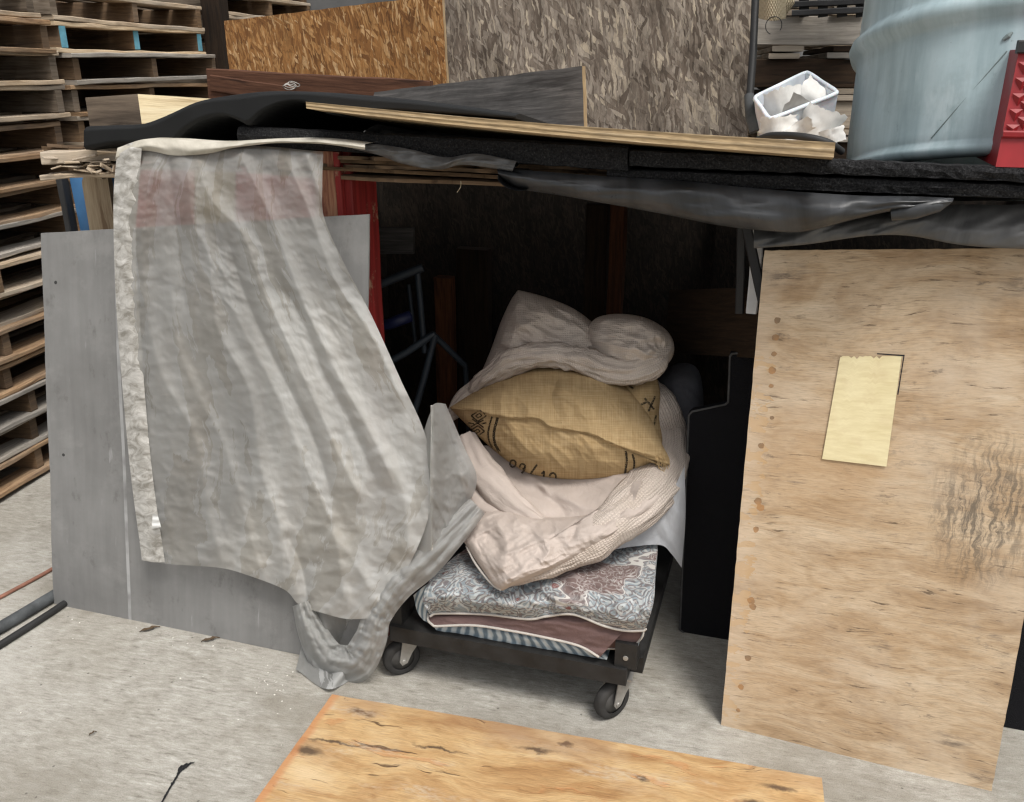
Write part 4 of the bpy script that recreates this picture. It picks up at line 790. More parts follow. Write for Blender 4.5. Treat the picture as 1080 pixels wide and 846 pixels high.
def scrap(px, py, D, w, h, ang, curl, mt, label):
    c = A(px, py, D); n = 14; a1 = EU*math.cos(ang)+EZ*math.sin(ang); a2 = -EU*math.sin(ang)+EZ*math.cos(ang); rows = []
    sd = px*.13
    for j in range(7):
        r_ = []
        for i in range(n):
            s, t = i/(n-1)-.5, j/6-.5; e = .12*float(pnoise(v3(j*1.9, sd, 1)))*w*(1 if i in (0, n-1) else 0); r_.append(c+a1*(s*w+e)+a2*(t*h+.1*h*float(pnoise(v3(i*.9, sd, 3)))*(abs(t) > .4))+ED*(curl*(4*s*s-.5)+.004*float(pnoise(v3(s*5+sd, t*4, 2)))))
        rows.append(r_)
    P = np.array(rows); mm = MB(); mm.grid(P); mm.grid(P+ED*.003, flip=True)
    for a, b_ in ((P[0], P[0]+ED*.003), (P[-1], P[-1]+ED*.003), (P[:, 0], P[:, 0]+ED*.003), (P[:, -1], P[:, -1]+ED*.003)): mm.grid(np.stack([a, b_]))
    solo(mm, 'card_scrap', M[mt], label, 'torn card', 'torn card scraps in the tub', smooth_=True)
for a in ((826, 112, 2.13, .08, .075, .3, .03, 'paper', 'white torn card curl at the upper left in the tub'), (848, 122, 2.08, .09, .06, -.5, -.035, 'paper_grey', 'grey-faced torn card strip across the middle of the tub'),
          (820, 132, 2.05, .075, .035, .1, .03, 'paper', 'white torn card flap at the lower left of the tub'), (866, 130, 2.07, .085, .06, -.35, .03, 'paper', 'large white torn card piece at the right in the tub'), (842, 137, 2.04, .06, .03, .6, -.02, 'paper', 'small pointed white card scrap low in the middle of the tub'),
          (878, 143, 2.05, .05, .03, .3, .01, 'paper', 'white card scrap hanging over the lower right of the tub'), (852, 104, 2.17, .07, .06, .9, .02, 'paper', 'white card scrap standing at the back of the tub')): scrap(*a)
m = MB(); tube(m, catmull([A(800, 147, 2.06), A(815, 143, 2.02), A(845, 144, 1.98), A(872, 150, 1.97), A(888, 160, 2.0)], 30), .0075, 10); solo(m, 'rubber_hose', M['cable'], 'short curved black rubber hose in front of the white tub', 'hose', smooth_=True)
root = empty('pole', A(790, 138, 2.2), 'slim black pole with a grey end beside the weathered strand board', 'pole')
m = MB(); tube(m, [A(798, -30, 2.3), A(794, 60, 2.25), A(790, 112, 2.21)], .009, 12); part(m, 'shaft', M['cable'], root, smooth_=True)
m = MB(); tube(m, [A(790, 100, 2.2), A(793, 122, 2.18), A(797, 139, 2.17)], [.011, .015, .014], 12); part(m, 'end_sleeve', M['hose'], root, smooth_=True)
# woven hat hanging at the top
root = empty('woven_hat', A(818, 22, 2.6), 'woven straw hat hanging at the top beside the pole', 'hat')
m = MB(); P = np.array([[A(799+30*t, 2+16*s+3*math.sin(t*3), 2.6-.05*math.sin(t*3.14)) for t in np.linspace(0, 1, 12)] for s in np.linspace(-1, 1.05, 14)]); m.grid(P); m.grid(P+ED*.01, flip=True); part(m, 'crown', M['straw'], root, smooth_=True)
m = MB(); P = np.array([[A(825+14*t*(1-.75*abs(s)), 2+15*s, 2.6+.03*t) for t in np.linspace(0, 1, 8)] for s in np.linspace(-1, .9, 10)]); m.grid(P); m.grid(P+ED*.008, flip=True); part(m, 'brim', M['straw'], root, smooth_=True)
m = MB(); th = np.linspace(-.6, 4.4, 24); c = A(816, 27, 2.55); tube(m, [c+EU*(.02*math.cos(a))+EZ*.021*math.sin(a) for a in th], .0011, 6); part(m, 'cord_loop', M['cable'], root, smooth_=True)
# dark crates over the right-hand pallets
m = MB()
for k in range(4):
    plank(m, A(835, 14-9*k, 3.2), A(925, 10-9*k, 3.2), .018, .03, EZ, 5, .001)
for k in range(4): plank(m, A(848+20*k, -20, 3.21), A(848+20*k, 18, 3.21), .03, .02, EU, 5, .001)
solo(m, 'slatted_crate', M['black_plastic'], 'dark slatted crate on top of the grey pallets in the gap', 'crate')
# upright dark post between the stacks
m = MB(); q = R0+PU*1.25; plank(m, q+EZ*.9, q+EZ*2.3, .10, .1, PU, 8, .002); solo(m, 'wooden_post', M['inner_dark'], 'dark weathered post between the pallet stack and the warm strand board', 'post')
m = MB(); sheet(m, np.array([-7, 6.5, 0]), np.array([7, 5.5, 0]), np.array([7, 5.5, 3.4]), np.array([-7, 6.5, 3.4]), .2, 10, 4, .01, .0); solo(m, 'backdrop_wall', [M['wall'], M['wall']], 'dark backdrop wall added far behind the pallets to hide the bright horizon', 'wall')  # added backdrop, keeps the bright horizon out of the gaps

# ------------------------------------------------------------------ the dolly
u0, u1, d0, d1 = -.868, -.252, 1.765, 2.38
root = empty('dolly', S((u0+u1)/2, (d0+d1)/2, 0), 'low black plastic wheeled dolly carrying the bedding', 'dolly')
zr0, zr1 = .128, .172
for a, b_ in (((u0, d0), (u1, d0)), ((u0, d1), (u1, d1)), ((u0, d0), (u0, d1)), ((u1, d0), (u1, d1))):
    m = MB(); side = ED if a[1] == b_[1] else EU; ca, cb = S(*a, (zr0+zr1)/2), S(*b_, (zr0+zr1)/2); dd = (cb-ca)/np.linalg.norm(cb-ca)
    box(m, (ca+cb)/2, np.linalg.norm(cb-ca)-.006 if side is ED else np.linalg.norm(cb-ca)-.062, .055, zr1-zr0, [dd, np.cross(EZ, dd), EZ]); part(m, 'rail', M['dolly'], root, bevel=.005)
m = MB(); box(m, S((u0+u1)/2, (d0+d1)/2, .158), u1-u0-.06, d1-d0-.06, .012, [EU, ED, EZ]); part(m, 'deck', M['dolly'], root)
for uu in (u0, u1):
    for dd in (d0, d1):
        su = 1 if uu == u0 else -1; sd = 1 if dd == d0 else -1
        m = MB(); c = S(uu+su*.008, dd+sd*.008, 0)
        for (x, y, sx, sy) in ((0, -.02, .052, .012), (0, .02, .052, .012), (-.02, 0, .012, .028), (.02, 0, .012, .028)): box(m, c+EU*x+ED*y+EZ*.205, sx, sy, .068, [EU, ED, EZ])
        box(m, c+EZ*.186, .03, .03, .03, [EU, ED, EZ]); sk = part(m, 'corner_socket', M['dolly'], root, bevel=.003)
        m = MB(); lathe(m, c+EU*.0-ED*.0262*sd+EZ*.2, -ED*sd, [(.0065, 0), (.006, .002), (0, .003)], 12); part(m, 'bolt', M['zinc'], sk)
        # swivel caster: trail direction differs wheel to wheel
        ang = {(u0, d0): R(205), (u1, d0): R(215), (u0, d1): R(120), (u1, d1): R(80)}[(uu, dd)]
        tr = np.array([math.cos(ang), math.sin(ang), 0]); axl = np.array([-tr[1], tr[0], 0]); wc = S(uu+su*.028, dd+sd*.03, .0505)+tr*.022; rw = .05
        m = MB(); lathe(m, wc, axl, [(rw*.62, -.0135), (rw*.86, -.0145), (rw*.96, -.011), (rw, -.004), (rw, .004), (rw*.96, .011), (rw*.86, .0145), (rw*.62, .0135)], 40); cw = part(m, 'wheel', M['tyre'], root, smooth_=True)
        m = MB(); lathe(m, wc, axl, [(0, -.0125), (.009, -.015), (.012, -.011), (rw*.62, -.0115), (rw*.63, 0), (rw*.62, .0115), (.012, .011), (.009, .015), (0, .0125)], 32); hub = part(m, 'hub', M['wheel_core'], cw, smooth_=True)
        pt = S(uu+su*.028, dd+sd*.03, .126)
        m = MB(); box(m, pt-EZ*.001, .07, .065, .004, [EU, ED, EZ]); lathe(m, pt-EZ*.006, -EZ, [(.028, -.004), (.03, .002), (.026, .010), (0, .012)], 24)
        for sg in (-1, 1):
            q = axl*sg*.021; a_, b_ = pt-EZ*.016, wc; t_ = (b_-a_)/np.linalg.norm(b_-a_); sd2 = np.cross(t_, axl)
            ring = [a_+q-sd2*.026, a_+q+sd2*.024, lerp(a_, b_, .55)+q+sd2*.017, b_+q+sd2*.011+t_*.004, b_+q+t_*.013, b_+q-sd2*.011+t_*.004, lerp(a_, b_, .55)+q-sd2*.015]
            for off in (0, 1): m.add([p+axl*sg*.003*off for p in ring], [list(range(7)) if (sg > 0) == (off > 0) else list(range(7))[::-1]], [[(0, 0)]*7])
            for i in range(7): j = (i+1) % 7; m.add([ring[i], ring[j], ring[j]+axl*sg*.003, ring[i]+axl*sg*.003], [[0, 1, 2, 3]], [[(0, 0), (1, 0), (1, 1), (0, 1)]])
            lathe(m, wc+axl*sg*.024, axl*sg, [(.007, 0), (.006, .004), (0, .0045)], 10)
        part(m, 'caster_fork', M['zinc'], root, bevel=.0012)
# ------------------------------------------------------------------ small litter on the concrete
def leaflet(px, py, L, ang, label, mt='leaf', name='dry_leaf', cat='leaf'):
    c = G(px, py, .004); n = 9; d = np.array([math.cos(ang), math.sin(ang), 0]); s_ = np.array([-d[1], d[0], 0]); rows = []
    for i in range(n):
        t = i/(n-1); w = (.11+.05*math.sin(i*4.1))*L*math.sin(min(1, t*1.02)*math.pi)**.8+.0006; rows.append([c+d*(t-.5)*L+s_*(w*q+.002*math.sin(i*1.3))+EZ*(.0025*abs(q)+.003*math.sin(t*3.1)) for q in (-1, -.4, 0, .4, 1)])
    solo(MB().grid(np.array(rows)), name, M[mt], label, cat, smooth_=True)
leaflet(158, 664, .055, .5, 'dry curled brown leaf lying against the bottom of the grey board')
leaflet(222, 675, .05, .4, 'thin broken twig of leaf by the middle of the grey board')
leaflet(98, 774, .018, .9, 'small dark leaf speck alone on the open concrete')
rq = random.Random(9)
m = MB()
for k in range(60):
    px, py = (rq.gauss(288, 16), rq.gauss(722, 12)) if k < 34 else (rq.uniform(60, 330), rq.gauss(0, 5)) if k < 50 else (rq.uniform(20, 330), rq.uniform(670, 840))
    if 34 <= k < 50: py = 640+(px-57)*.205+abs(py)+4
    c = G(px, py, .002); r_ = rq.uniform(.0008, .003); a = rq.random()*6
    ring = [c+np.array([math.cos(a+q)*r_*rq.uniform(.5, 1.4), math.sin(a+q)*r_*rq.uniform(.5, 1.4), 0]) for q in (0, 1.6, 3.1, 4.7)]; ap = c+EZ*r_*.6
    for i in range(4): m.add([ring[i], ring[(i+1) % 4], ap], [[0, 1, 2]], [[(0, 0), (1, 0), (0, 1)]])
tag(m.build('crumbs', M['fleck'], None, world=True), kind='stuff')
# dark ragged score mark
m = MB(); pth = catmull([G(169, 850, .0035), G(177, 835, .0035), G(186, 820, .0035), (G(191, 812, .0035)), G(198, 806, .0035), G(205, 804, .0035)], 40)
rows = []
for i, p in enumerate(pth):
    w = .0025+.005*abs(float(pnoise(v3(i*.5, 3, 1))))+.008*math.exp(-((i-30)/4.5)**2); rows.append([p-np.array([w, .003*math.sin(i*2), 0]), p+EZ*.0006, p+np.array([w*.7, .004*math.sin(i*3), 0])])
solo(MB().grid(np.array(rows)), 'tar_streak', M['foam'], 'ragged black tar streak on the concrete at the lower left', 'tar mark')
# ------------------------------------------------------------------ cloth: helpers
PX = 385.0                                 # photograph pixels to the metre near the front of the shelter
def wr(px, py, ang, f_along, f_across, amp, seed, kind='r', oc=3):
    c, s = math.cos(ang), math.sin(ang); x = (px*c+py*s)/PX; y = (-px*s+py*c)/PX
    q = v3(x*f_along, y*f_across, seed*3.7)
    return (ridged(q, oc)-.35 if kind == 'r' else fbm(q, oc))*amp
def polyd(px, py, line):
    """distance in pixels to a polyline, and how far along it (0..1)"""
    line = np.asarray(line, float); best = np.full(np.shape(px), 1e9); al = np.zeros(np.shape(px)); side = np.zeros(np.shape(px)); n = len(line)-1
    for i in range(n):
        a, b = line[i], line[i+1]; d = b-a; L2 = d@d; t = np.clip(((px-a[0])*d[0]+(py-a[1])*d[1])/L2, 0, 1)
        ex, ey = px-(a[0]+d[0]*t), py-(a[1]+d[1]*t); q = np.hypot(ex, ey); sg = np.sign(d[0]*ey-d[1]*ex); k = q < best
        best = np.where(k, q, best); al = np.where(k, (i+t)/n, al); side = np.where(k, sg, side)
    return best, al, side
def ridge(px, py, line, wid, h, taper=.12, sharp=1.0):
    d, a, sd = polyd(px, py, catmull(line, 24)); w = wid*np.where(sd > 0, sharp, 1/sharp)
    return h*(.65*np.exp(-(d/w)**2)+.35*np.exp(-d/(w*.55)))*np.clip(a/taper, 0, 1)*np.clip((1-a)/taper, 0, 1)
def coons(Lp, Rp, Tp, Bp, nu, nv):
    L = catmull(Lp, nv); R_ = catmull(Rp, nv); T = catmull(Tp, nu); B = catmull(Bp, nu); u = np.linspace(0, 1, nu); v = np.linspace(0, 1, nv); U, V = np.meshgrid(u, v)
    q = ((1-U)[..., None]*L[:, None]+U[..., None]*R_[:, None]+(1-V)[..., None]*T[None]+V[..., None]*B[None]
         - ((1-U)*(1-V))[..., None]*T[0]-(U*(1-V))[..., None]*T[-1]-((1-U)*V)[..., None]*B[0]-(U*V)[..., None]*B[-1])
    return q[..., 0], q[..., 1], U, V
def AV(px, py, D):
    a = (px-540)/FPX; b = -(py-423)/FPX; d = np.stack([a, cP+b*sP, -sP+b*cP], -1); return CAM+d*(D/(d@ED))[..., None]
class Lump:
    """a stuffed, closed cloth body: its outline is a closed curve, its front bulges towards the viewer"""
    def __init__(s, outline, cen, D0, bf, bb, lean, p=2.2, e=.6, nth=220, nr=56, wrf=None, edge=0.0):
        s.c = np.array(cen, float); s.D0 = D0; s.bf = bf; s.bb = bb; s.lean = lean; s.p = p; s.e = e; s.wrf = wrf
        o = np.asarray(outline, float); o = catmull(np.vstack([o, o[:1]]), 400)[:-1]; th = np.arctan2(o[:, 1]-s.c[1], o[:, 0]-s.c[0]); rd = np.hypot(o[:, 0]-s.c[0], o[:, 1]-s.c[1])
        k = np.argsort(th); s.th = th[k]; s.rd = rd[k]; s.nth = nth; s.nr = nr
    def rim(s, th): return np.interp(th, s.th, s.rd, period=2*math.pi)
    def depth(s, px, py, back=False):
        th = np.arctan2(py-s.c[1], px-s.c[0]); r = np.clip(np.hypot(px-s.c[0], py-s.c[1])/s.rim(th), 0, 1)
        f = (1-r**s.p)**s.e; D = s.D0+s.lean*(s.c[1]-py)/PX
        if back: return D+s.bb*f
        w = s.wrf(px, py, r)*np.clip((1-r)*7, 0, 1) if s.wrf else 0
        return D-s.bf*f-w
    def at(s, px, py, lift=.001): return AV(np.asarray(px, float), np.asarray(py, float), s.depth(np.asarray(px, float), np.asarray(py, float))-lift)
    def mesh(s, m, mi=0, mfn=None):
        th = np.linspace(-math.pi, math.pi, s.nth+1)[:-1]; rr_ = np.sin(np.linspace(0, 1, s.nr)*math.pi/2)[::-1]; rr_[-1] = .004
        TH, RR = np.meshgrid(th, rr_); rm = s.rim(th)[None]; px = s.c[0]+RR*rm*np.cos(TH); py = s.c[1]+RR*rm*np.sin(TH); uv = np.stack([px, -py], -1)/PX; uv = np.concatenate([uv, uv[:, :1]], 1)
        mis = mi
        if mfn is not None:
            k = mfn(px, py, RR); mis = [int(k[j, i]) for j in range(s.nr-1) for i in range(s.nth)]
        m.grid(AV(px, py, s.depth(px, py)), uv, mis, closed_u=True)
        k = slice(0, None, 4); px, py, TH = px[k], py[k], TH[k]; m.grid(AV(px, py, s.depth(px, py, True)), uv[k], mi, closed_u=True, flip=True); return m
def roll(m, pts, n=40, k=90, mi=0, flat=1.0, amp=.006, fa=6, fc=3, seed=0, mfn=None, uoff=0.0, up=None, pucker=None):
    """a soft tube of cloth; pts = (px, py, depth, radius in px)"""
    pts = np.asarray(pts, float); c = catmull(pts, k); path = np.array([A(*q[:3]) for q in c]); dist = np.linalg.norm(path-CAM, axis=1)*.97; rad = c[:, 3]/FPX*dist
    T = np.gradient(path, axis=0); T /= np.linalg.norm(T, axis=1)[:, None]; s1 = np.array(up if up is not None else [0, 0, 1.]); s1 = s1-T[0]*(s1@T[0]); s1 /= np.linalg.norm(s1)
    a = np.linspace(0, 2*math.pi, n, endpoint=False); L = np.concatenate([[0], np.cumsum(np.linalg.norm(np.diff(path, axis=0), axis=1))]); rows = []
    for i in range(k):
        s1 = s1-T[i]*(s1@T[i]); s1 /= np.linalg.norm(s1); s2 = np.cross(T[i], s1)
        w = ridged(v3(L[i]*fc+np.cos(a)*.3, np.cos(a)*fa*.35+seed, np.sin(a)*fa*.35), 3)*amp+fbm(v3(L[i]*14, np.cos(a)*1.2+seed*2, np.sin(a)*1.2), 2)*amp*.7
        if pucker is not None: w = w+pucker(i/(k-1), a)
        r_ = rad[i]+w*min(1, rad[i]/.02)
        rows.append(path[i]+(r_*np.cos(a)*flat)[:, None]*s1+(r_*np.sin(a))[:, None]*s2)
    P = np.array(rows); R0_ = rad.max(); uv = np.stack(np.meshgrid(np.linspace(0, 2*math.pi*R0_, n+1), L), -1)+uoff
    mis = mi if mfn is None else [int(mfn(i/(k-1), a[j])) for i in range(k-1) for j in range(n)]
    m.grid(P, uv, mis, closed_u=True); m.fan(P[0], mi if mfn is None else mis[0], flip=True); m.fan(P[-1], mi if mfn is None else mis[-1]); return m
def ribbon(m, pts, fn, w, n=None):
    c = catmull(pts, n or max(6, 5*len(pts))) if len(pts) > 2 else np.linspace(pts[0], pts[1], n or 8); t = np.gradient(c, axis=0); t /= np.linalg.norm(t, axis=1)[:, None]; nn = np.stack([-t[:, 1], t[:, 0]], -1)
    wv = w/2*(1+.25*np.array([float(pnoise(v3(i*.8, pts[0][0], 3))) for i in range(len(c))]))[:, None]; a, b = c-nn*wv, c+nn*wv; m.grid(np.stack([fn(a[:, 0], a[:, 1]), fn(b[:, 0], b[:, 1])])); return m

# ------------------------------------------------------------------ the curtain
root = empty('curtain', A(260, 640, 1.73)*np.array([1, 1, 0]), 'sheer pale grey stained curtain hanging from the roof edge over the grey board', 'curtain')
Lp = [(150, 155), (133, 195), (121, 250), (125, 330), (134, 430), (141, 510), (149, 591)]
Rp = [(341, 160), (340, 195), (342, 230), (362, 276), (391, 331), (421, 397), (450, 464), (455, 530), (432, 595), (393, 652)]
Tp = [(150, 155), (210, 156), (270, 154), (341, 160)]; Bp = [(149, 591), (180, 595), (232, 599), (262, 607), (300, 622), (316, 638), (345, 648), (368, 653), (393, 652)]
px, py, U, V = coons(Lp, Rp, Tp, Bp, 200, 250)
disp = 0*px; FH = .9
for ln, w_, h_ in (([(196, 158), (203, 233), (220, 268), (228, 342), (263, 412), (275, 493), (297, 560), (318, 640)], 11, .022),
                   ([(205, 160), (222, 210), (255, 245), (276, 303), (302, 358), (335, 430), (362, 490), (388, 540)], 12, .024),
                   ([(250, 158), (265, 187), (288, 235), (318, 315), (355, 393), (390, 455), (420, 520)], 12, .022),
                   ([(298, 160), (324, 218), (353, 295), (390, 350), (428, 432)], 9, .018),
                   ([(322, 160), (345, 225), (372, 300)], 6, .014), ([(168, 158), (152, 220), (152, 300), (168, 389), (205, 459), (220, 542), (236, 600)], 10, .017),
                   ([(229, 262), (248, 330), (290, 412), (322, 492), (352, 560), (365, 648)], 9, .013), ([(180, 300), (192, 380), (236, 470), (262, 560), (280, 615)], 8, .011), ([(345, 560), (372, 590), (400, 640)], 12, .016), ([(400, 470), (425, 520), (432, 590)], 10, .014)):
    disp = disp+ridge(px, py, ln, w_*1.3, h_*FH, .06, 1.6)
for ln, w_, h_ in (([(294, 296), (318, 334), (341, 393), (372, 451), (402, 520)], 7, -.010), ([(238, 245), (262, 320), (300, 400), (330, 460), (352, 530)], 6, -.009), ([(178, 160), (186, 240), (196, 330)], 7, -.008), ([(300, 560), (318, 600), (326, 645)], 7, -.012)):
    disp = disp+ridge(px, py, ln, w_, h_*1.2, .1)
# crumples: knotted near (240,290) and (340,345), cross wrinkles in the lower left, fine everywhere
kn = np.exp(-(np.hypot(px-240, (py-290)*.8)/34)**2)+.8*np.exp(-(np.hypot(px-345, (py-345)*.9)/36)**2); low = smooth(430, 560, py)
disp = disp+wr(px, py, 1.2, 4, 11, .0018, 1)+wr(px, py, .9, 9, 11, .0022, 15, 'f')*smooth(0, .15, V)+wr(px, py, .6, 14, 26, .005, 2)*kn+wr(px, py, .25, 7, 18, .0032, 3)*low+wr(px, py, .5, 18, 26, .0015, 4)+wr(px, py, -.2, 9, 22, .0016, 16)+wr(px, py, -.4, 6, 12, .002, 14, 'f')*(.4+low)
disp = disp+.05*smooth(.55, 1, U)*smooth(.45, .95, V)*(1-.2*np.sin(V*9))
D = 1.752-.012*smooth(0, .1, V)-disp-.004*V
D[0] = 1.772; D[1] = 1.764
CURT = (px, py, D)
m = MB(); m.grid(AV(px, py, D)); part(m, 'drape', M['sheer'], root, smooth_=True)
# wrinkled pale hem down the left edge
hx, hy, hU, hV = coons([(124, 157), (120, 200), (120, 250), (123, 330), (131, 430), (139, 510), (150, 591)], [(150, 150), (146, 205), (143, 255), (147, 330), (154, 430), (162, 510), (174, 593)], [(124, 157), (137, 151), (150, 150)], [(150, 591), (162, 593), (174, 593)], 16, 200)
hw = wr(hx, hy, .2, 9, 20, .0028, 31)+wr(hx, hy, -.5, 20, 26, .0014, 33); Dh = 1.735-hw-.006*np.sin(hU*math.pi)-.004*hV; Dh[:5] += np.linspace(.02, 0, 5)[:, None]
part(MB().grid(AV(hx, hy, Dh)), 'hem', M['hem'], root, smooth_=True)
# cream edge folded over the roof
tx = catmull([(124, 156), (151, 147), (181, 147), (228, 150), (270, 148), (293, 147), (338, 147), (385, 152)], 70); bx = catmull([(121, 170), (150, 159), (184, 164), (219, 162), (246, 156), (270, 153), (293, 151), (340, 152), (385, 158)], 70); rows = []
for s in np.linspace(0, 1, 10):
    rows.append([A(*lerp(t_, b_, s), 1.748-.016*math.sin(s*2.6)-.006*float(pnoise(v3(t_[0]*.06, s*2, 3)))) for t_, b_ in zip(tx, bx)])
tops = [[roofpt(p+ED*.012+EZ*.004, d) for p in rows[0]] for d in (.20, .10, .03)]
part(MB().grid(np.array(tops+rows), flip=False), 'folded_edge', M['cream'], root, smooth_=True)
# little white tag
gx, gy, _, _ = coons([(161, 542), (160, 558)], [(166, 542), (170, 556)], [(161, 542), (166, 542)], [(160, 558), (170, 556)], 6, 8); part(MB().grid(AV(gx, gy, 1.712+0*gx-.003*np.sin(gy))), 'tag', M['tape'], root, smooth_=True)
# the twisted tail hanging below the hem and pulled up on to the dolly
m = MB(); k = 120; mid = catmull([(318, 636, 1.745), (330, 668, 1.735), (348, 696, 1.725), (374, 700, 1.705), (390, 676, 1.70), (398, 650, 1.70), (418, 618, 1.71), (446, 590, 1.735), (480, 556, 1.79), (503, 533, 1.85)], k); wd = catmull([(10, 0), (18, 0), (21, 0), (19, 0), (16, 0), (15, 0), (18, 0), (21, 0), (19, 0), (12, 0)], k)[:, 0]
t_ = np.gradient(mid[:, :2], axis=0); t_ /= np.linalg.norm(t_, axis=1)[:, None]; nn = np.stack([-t_[:, 1], t_[:, 0]], -1); ws = np.linspace(-1, 1, 34); rows = []
for i in range(k):
    q = mid[i, :2]+np.outer(ws, nn[i])*wd[i]; s = i/k
    dd = mid[i, 2]-.010*np.cos(ws*1.5)-.011*np.abs(np.sin(ws*2.6+s*3.2+.8*math.sin(s*6)))-.004*np.abs(np.sin(ws*6.5-s*4))-wr(q[:, 0], q[:, 1], math.atan2(t_[i, 1], t_[i, 0]), 4, 22, .006, 41)-wr(q[:, 0], q[:, 1], .4, 14, 20, .004, 43)+.02*np.abs(ws)**3
    rows.append(AV(q[:, 0], q[:, 1], dd))
m.grid(np.array(rows), flip=True); part(m, 'twisted_tail', M['sheer_grey'], root, smooth_=True)
bx_, by_, bu, bv = coons([(330, 636), (340, 665), (352, 690)], [(432, 600), (415, 640), (392, 680)], [(330, 636), (380, 645), (432, 600)], [(352, 690), (372, 694), (392, 680)], 40, 30); part(MB().grid(AV(bx_, by_, 1.755-.02*np.sin(bu*9+bv*3)-wr(bx_, by_, 1.1, 5, 20, .006, 51))), 'back_fold', M['sheer_dark'], root, smooth_=True)
# end lying on the concrete
fx = np.linspace(0, 1, 40); rows = []
for s in np.linspace(0, 1, 20):
    a = np.array([lerp(np.array((322, 672)), np.array((312, 706)), s), lerp(np.array((352, 690)), np.array((347, 727)), s), lerp(np.array((390, 676)), np.array((386, 706)), s)])
    c = catmull(a, 40); rows.append([G(x_, y_, .004+max(0, .018*math.sin(f*9+s*3)+.010*math.sin(s*8+f*4)))+EZ*.035*(1-s)**2 for f, (x_, y_) in zip(fx, c)])
part(MB().grid(np.array(rows), flip=True), 'floor_end', M['sheer_dark'], root, smooth_=True)
# the stiff turned-out flap
px_, py_, u_, v_ = coons([(455, 428), (454, 480), (453, 530), (453, 581)], [(470, 426), (488, 468), (503, 505), (492, 538)], [(455, 428), (461, 425), (470, 426)], [(453, 581), (468, 560), (480, 548), (492, 538)], 50, 80)
Dq = 1.695+.16*u_+.02*v_-.018*np.sin(u_*3.1)-wr(px_, py_, 1.2, 4, 11, .014, 61)-wr(px_, py_, .3, 12, 16, .005, 63)-.01*np.sin(u_*5+v_*4); part(MB().grid(AV(px_, py_, Dq), flip=False), 'turned_flap', M['sheer_grey'], root, smooth_=True)
px_, py_, u_, v_ = coons([(447, 455), (446, 500), (440, 545), (432, 585)], [(457, 428), (456, 480), (455, 530), (455, 580)], [(447, 455), (452, 440), (457, 428)], [(432, 585), (445, 583), (455, 580)], 16, 60)
part(MB().grid(AV(px_, py_, 1.735-.042*u_-.006*np.sin(v_*9))), 'flap_side', M['sheer_grey'], root, smooth_=True)
m = MB(); tube(m, [A(455.5, y, 1.692+.0002*(y-428)-.002*math.sin(y*.2)) for y in np.linspace(428, 580, 24)], .0032, 6); part(m, 'flap_seam', M['hem'], root, smooth_=True)

# a thin grey film between the roof panel and the foam
m = film([(372, 150), (405, 153), (435, 158), (470, 166), (502, 162), (545, 170)], [(372, 157), (400, 164), (425, 173), (462, 179), (490, 174), (540, 181)], 1.785, 1.775, .012, n=50, seed=12, back=.15)
solo(m, 'plastic_film', M['grey_film'], 'thin grey film strip between the black foam and the frayed roof edge', 'plastic film', smooth_=True)

# ------------------------------------------------------------------ bedding on the dolly
# paisley quilt, folded
root = empty('quilt', S(-.56, 2.05, .17), 'folded brown and blue-grey paisley quilt lying on the dolly under the blush duvet', 'quilt')
px, py, U, V = coons([(500, 573), (476, 590), (455, 610), (446, 632), (454, 649)], [(693, 574), (692, 590), (690, 612), (688, 640), (681, 664)], [(500, 573), (560, 570), (620, 570), (693, 574)], [(454, 649), (464, 646), (513, 647), (557, 652), (577, 649), (605, 647), (637, 659), (660, 664), (681, 664)], 130, 90)
s = 1-V; Dq = 1.748-.016*np.sin(np.clip(s/.3, 0, 1)*math.pi)+.225*smooth(.22, 1.05, s)*(.9+.3*U)
sag = ridge(px, py, [(520, 575), (548, 610), (578, 636), (577, 650)], 9, -.014, .1)+ridge(px, py, [(575, 590), (625, 598), (660, 640)], 9, .010, .2)+ridge(px, py, [(455, 632), (500, 622), (545, 640)], 8, .010)+wr(px, py, .5, 5, 14, .006, 71)+wr(px, py, -.4, 9, 20, .003, 72)
Dq = Dq-1.7*sag*(.4+.6*smooth(0, .1, s)); P = AV(px, py, Dq)
m = MB(); m.grid(P); side = P[:, -1]; m.grid(np.stack([side, side+ED*.02-EZ*.04*0, np.array([[p[0]-.03, p[1]+.05, .175] for p in side])], 1)); sl_ = P[:, 0]; m.grid(np.stack([np.array([[p[0]+.05, p[1]+.06, .175] for p in sl_]), sl_], 1)); hemr = P[-1]; m.grid(np.stack([hemr, np.array([p+ED*.10-EZ*.002 for p in hemr])]))
cov = part(m, 'cover', M['paisley'], root, smooth_=True)
part(tube(MB(), [p-ED*.003-EZ*.001 for p in P[-1][::2]]+[P[-2, -1]], .0032, 7), 'piping', M['piping'], cov, smooth_=True)
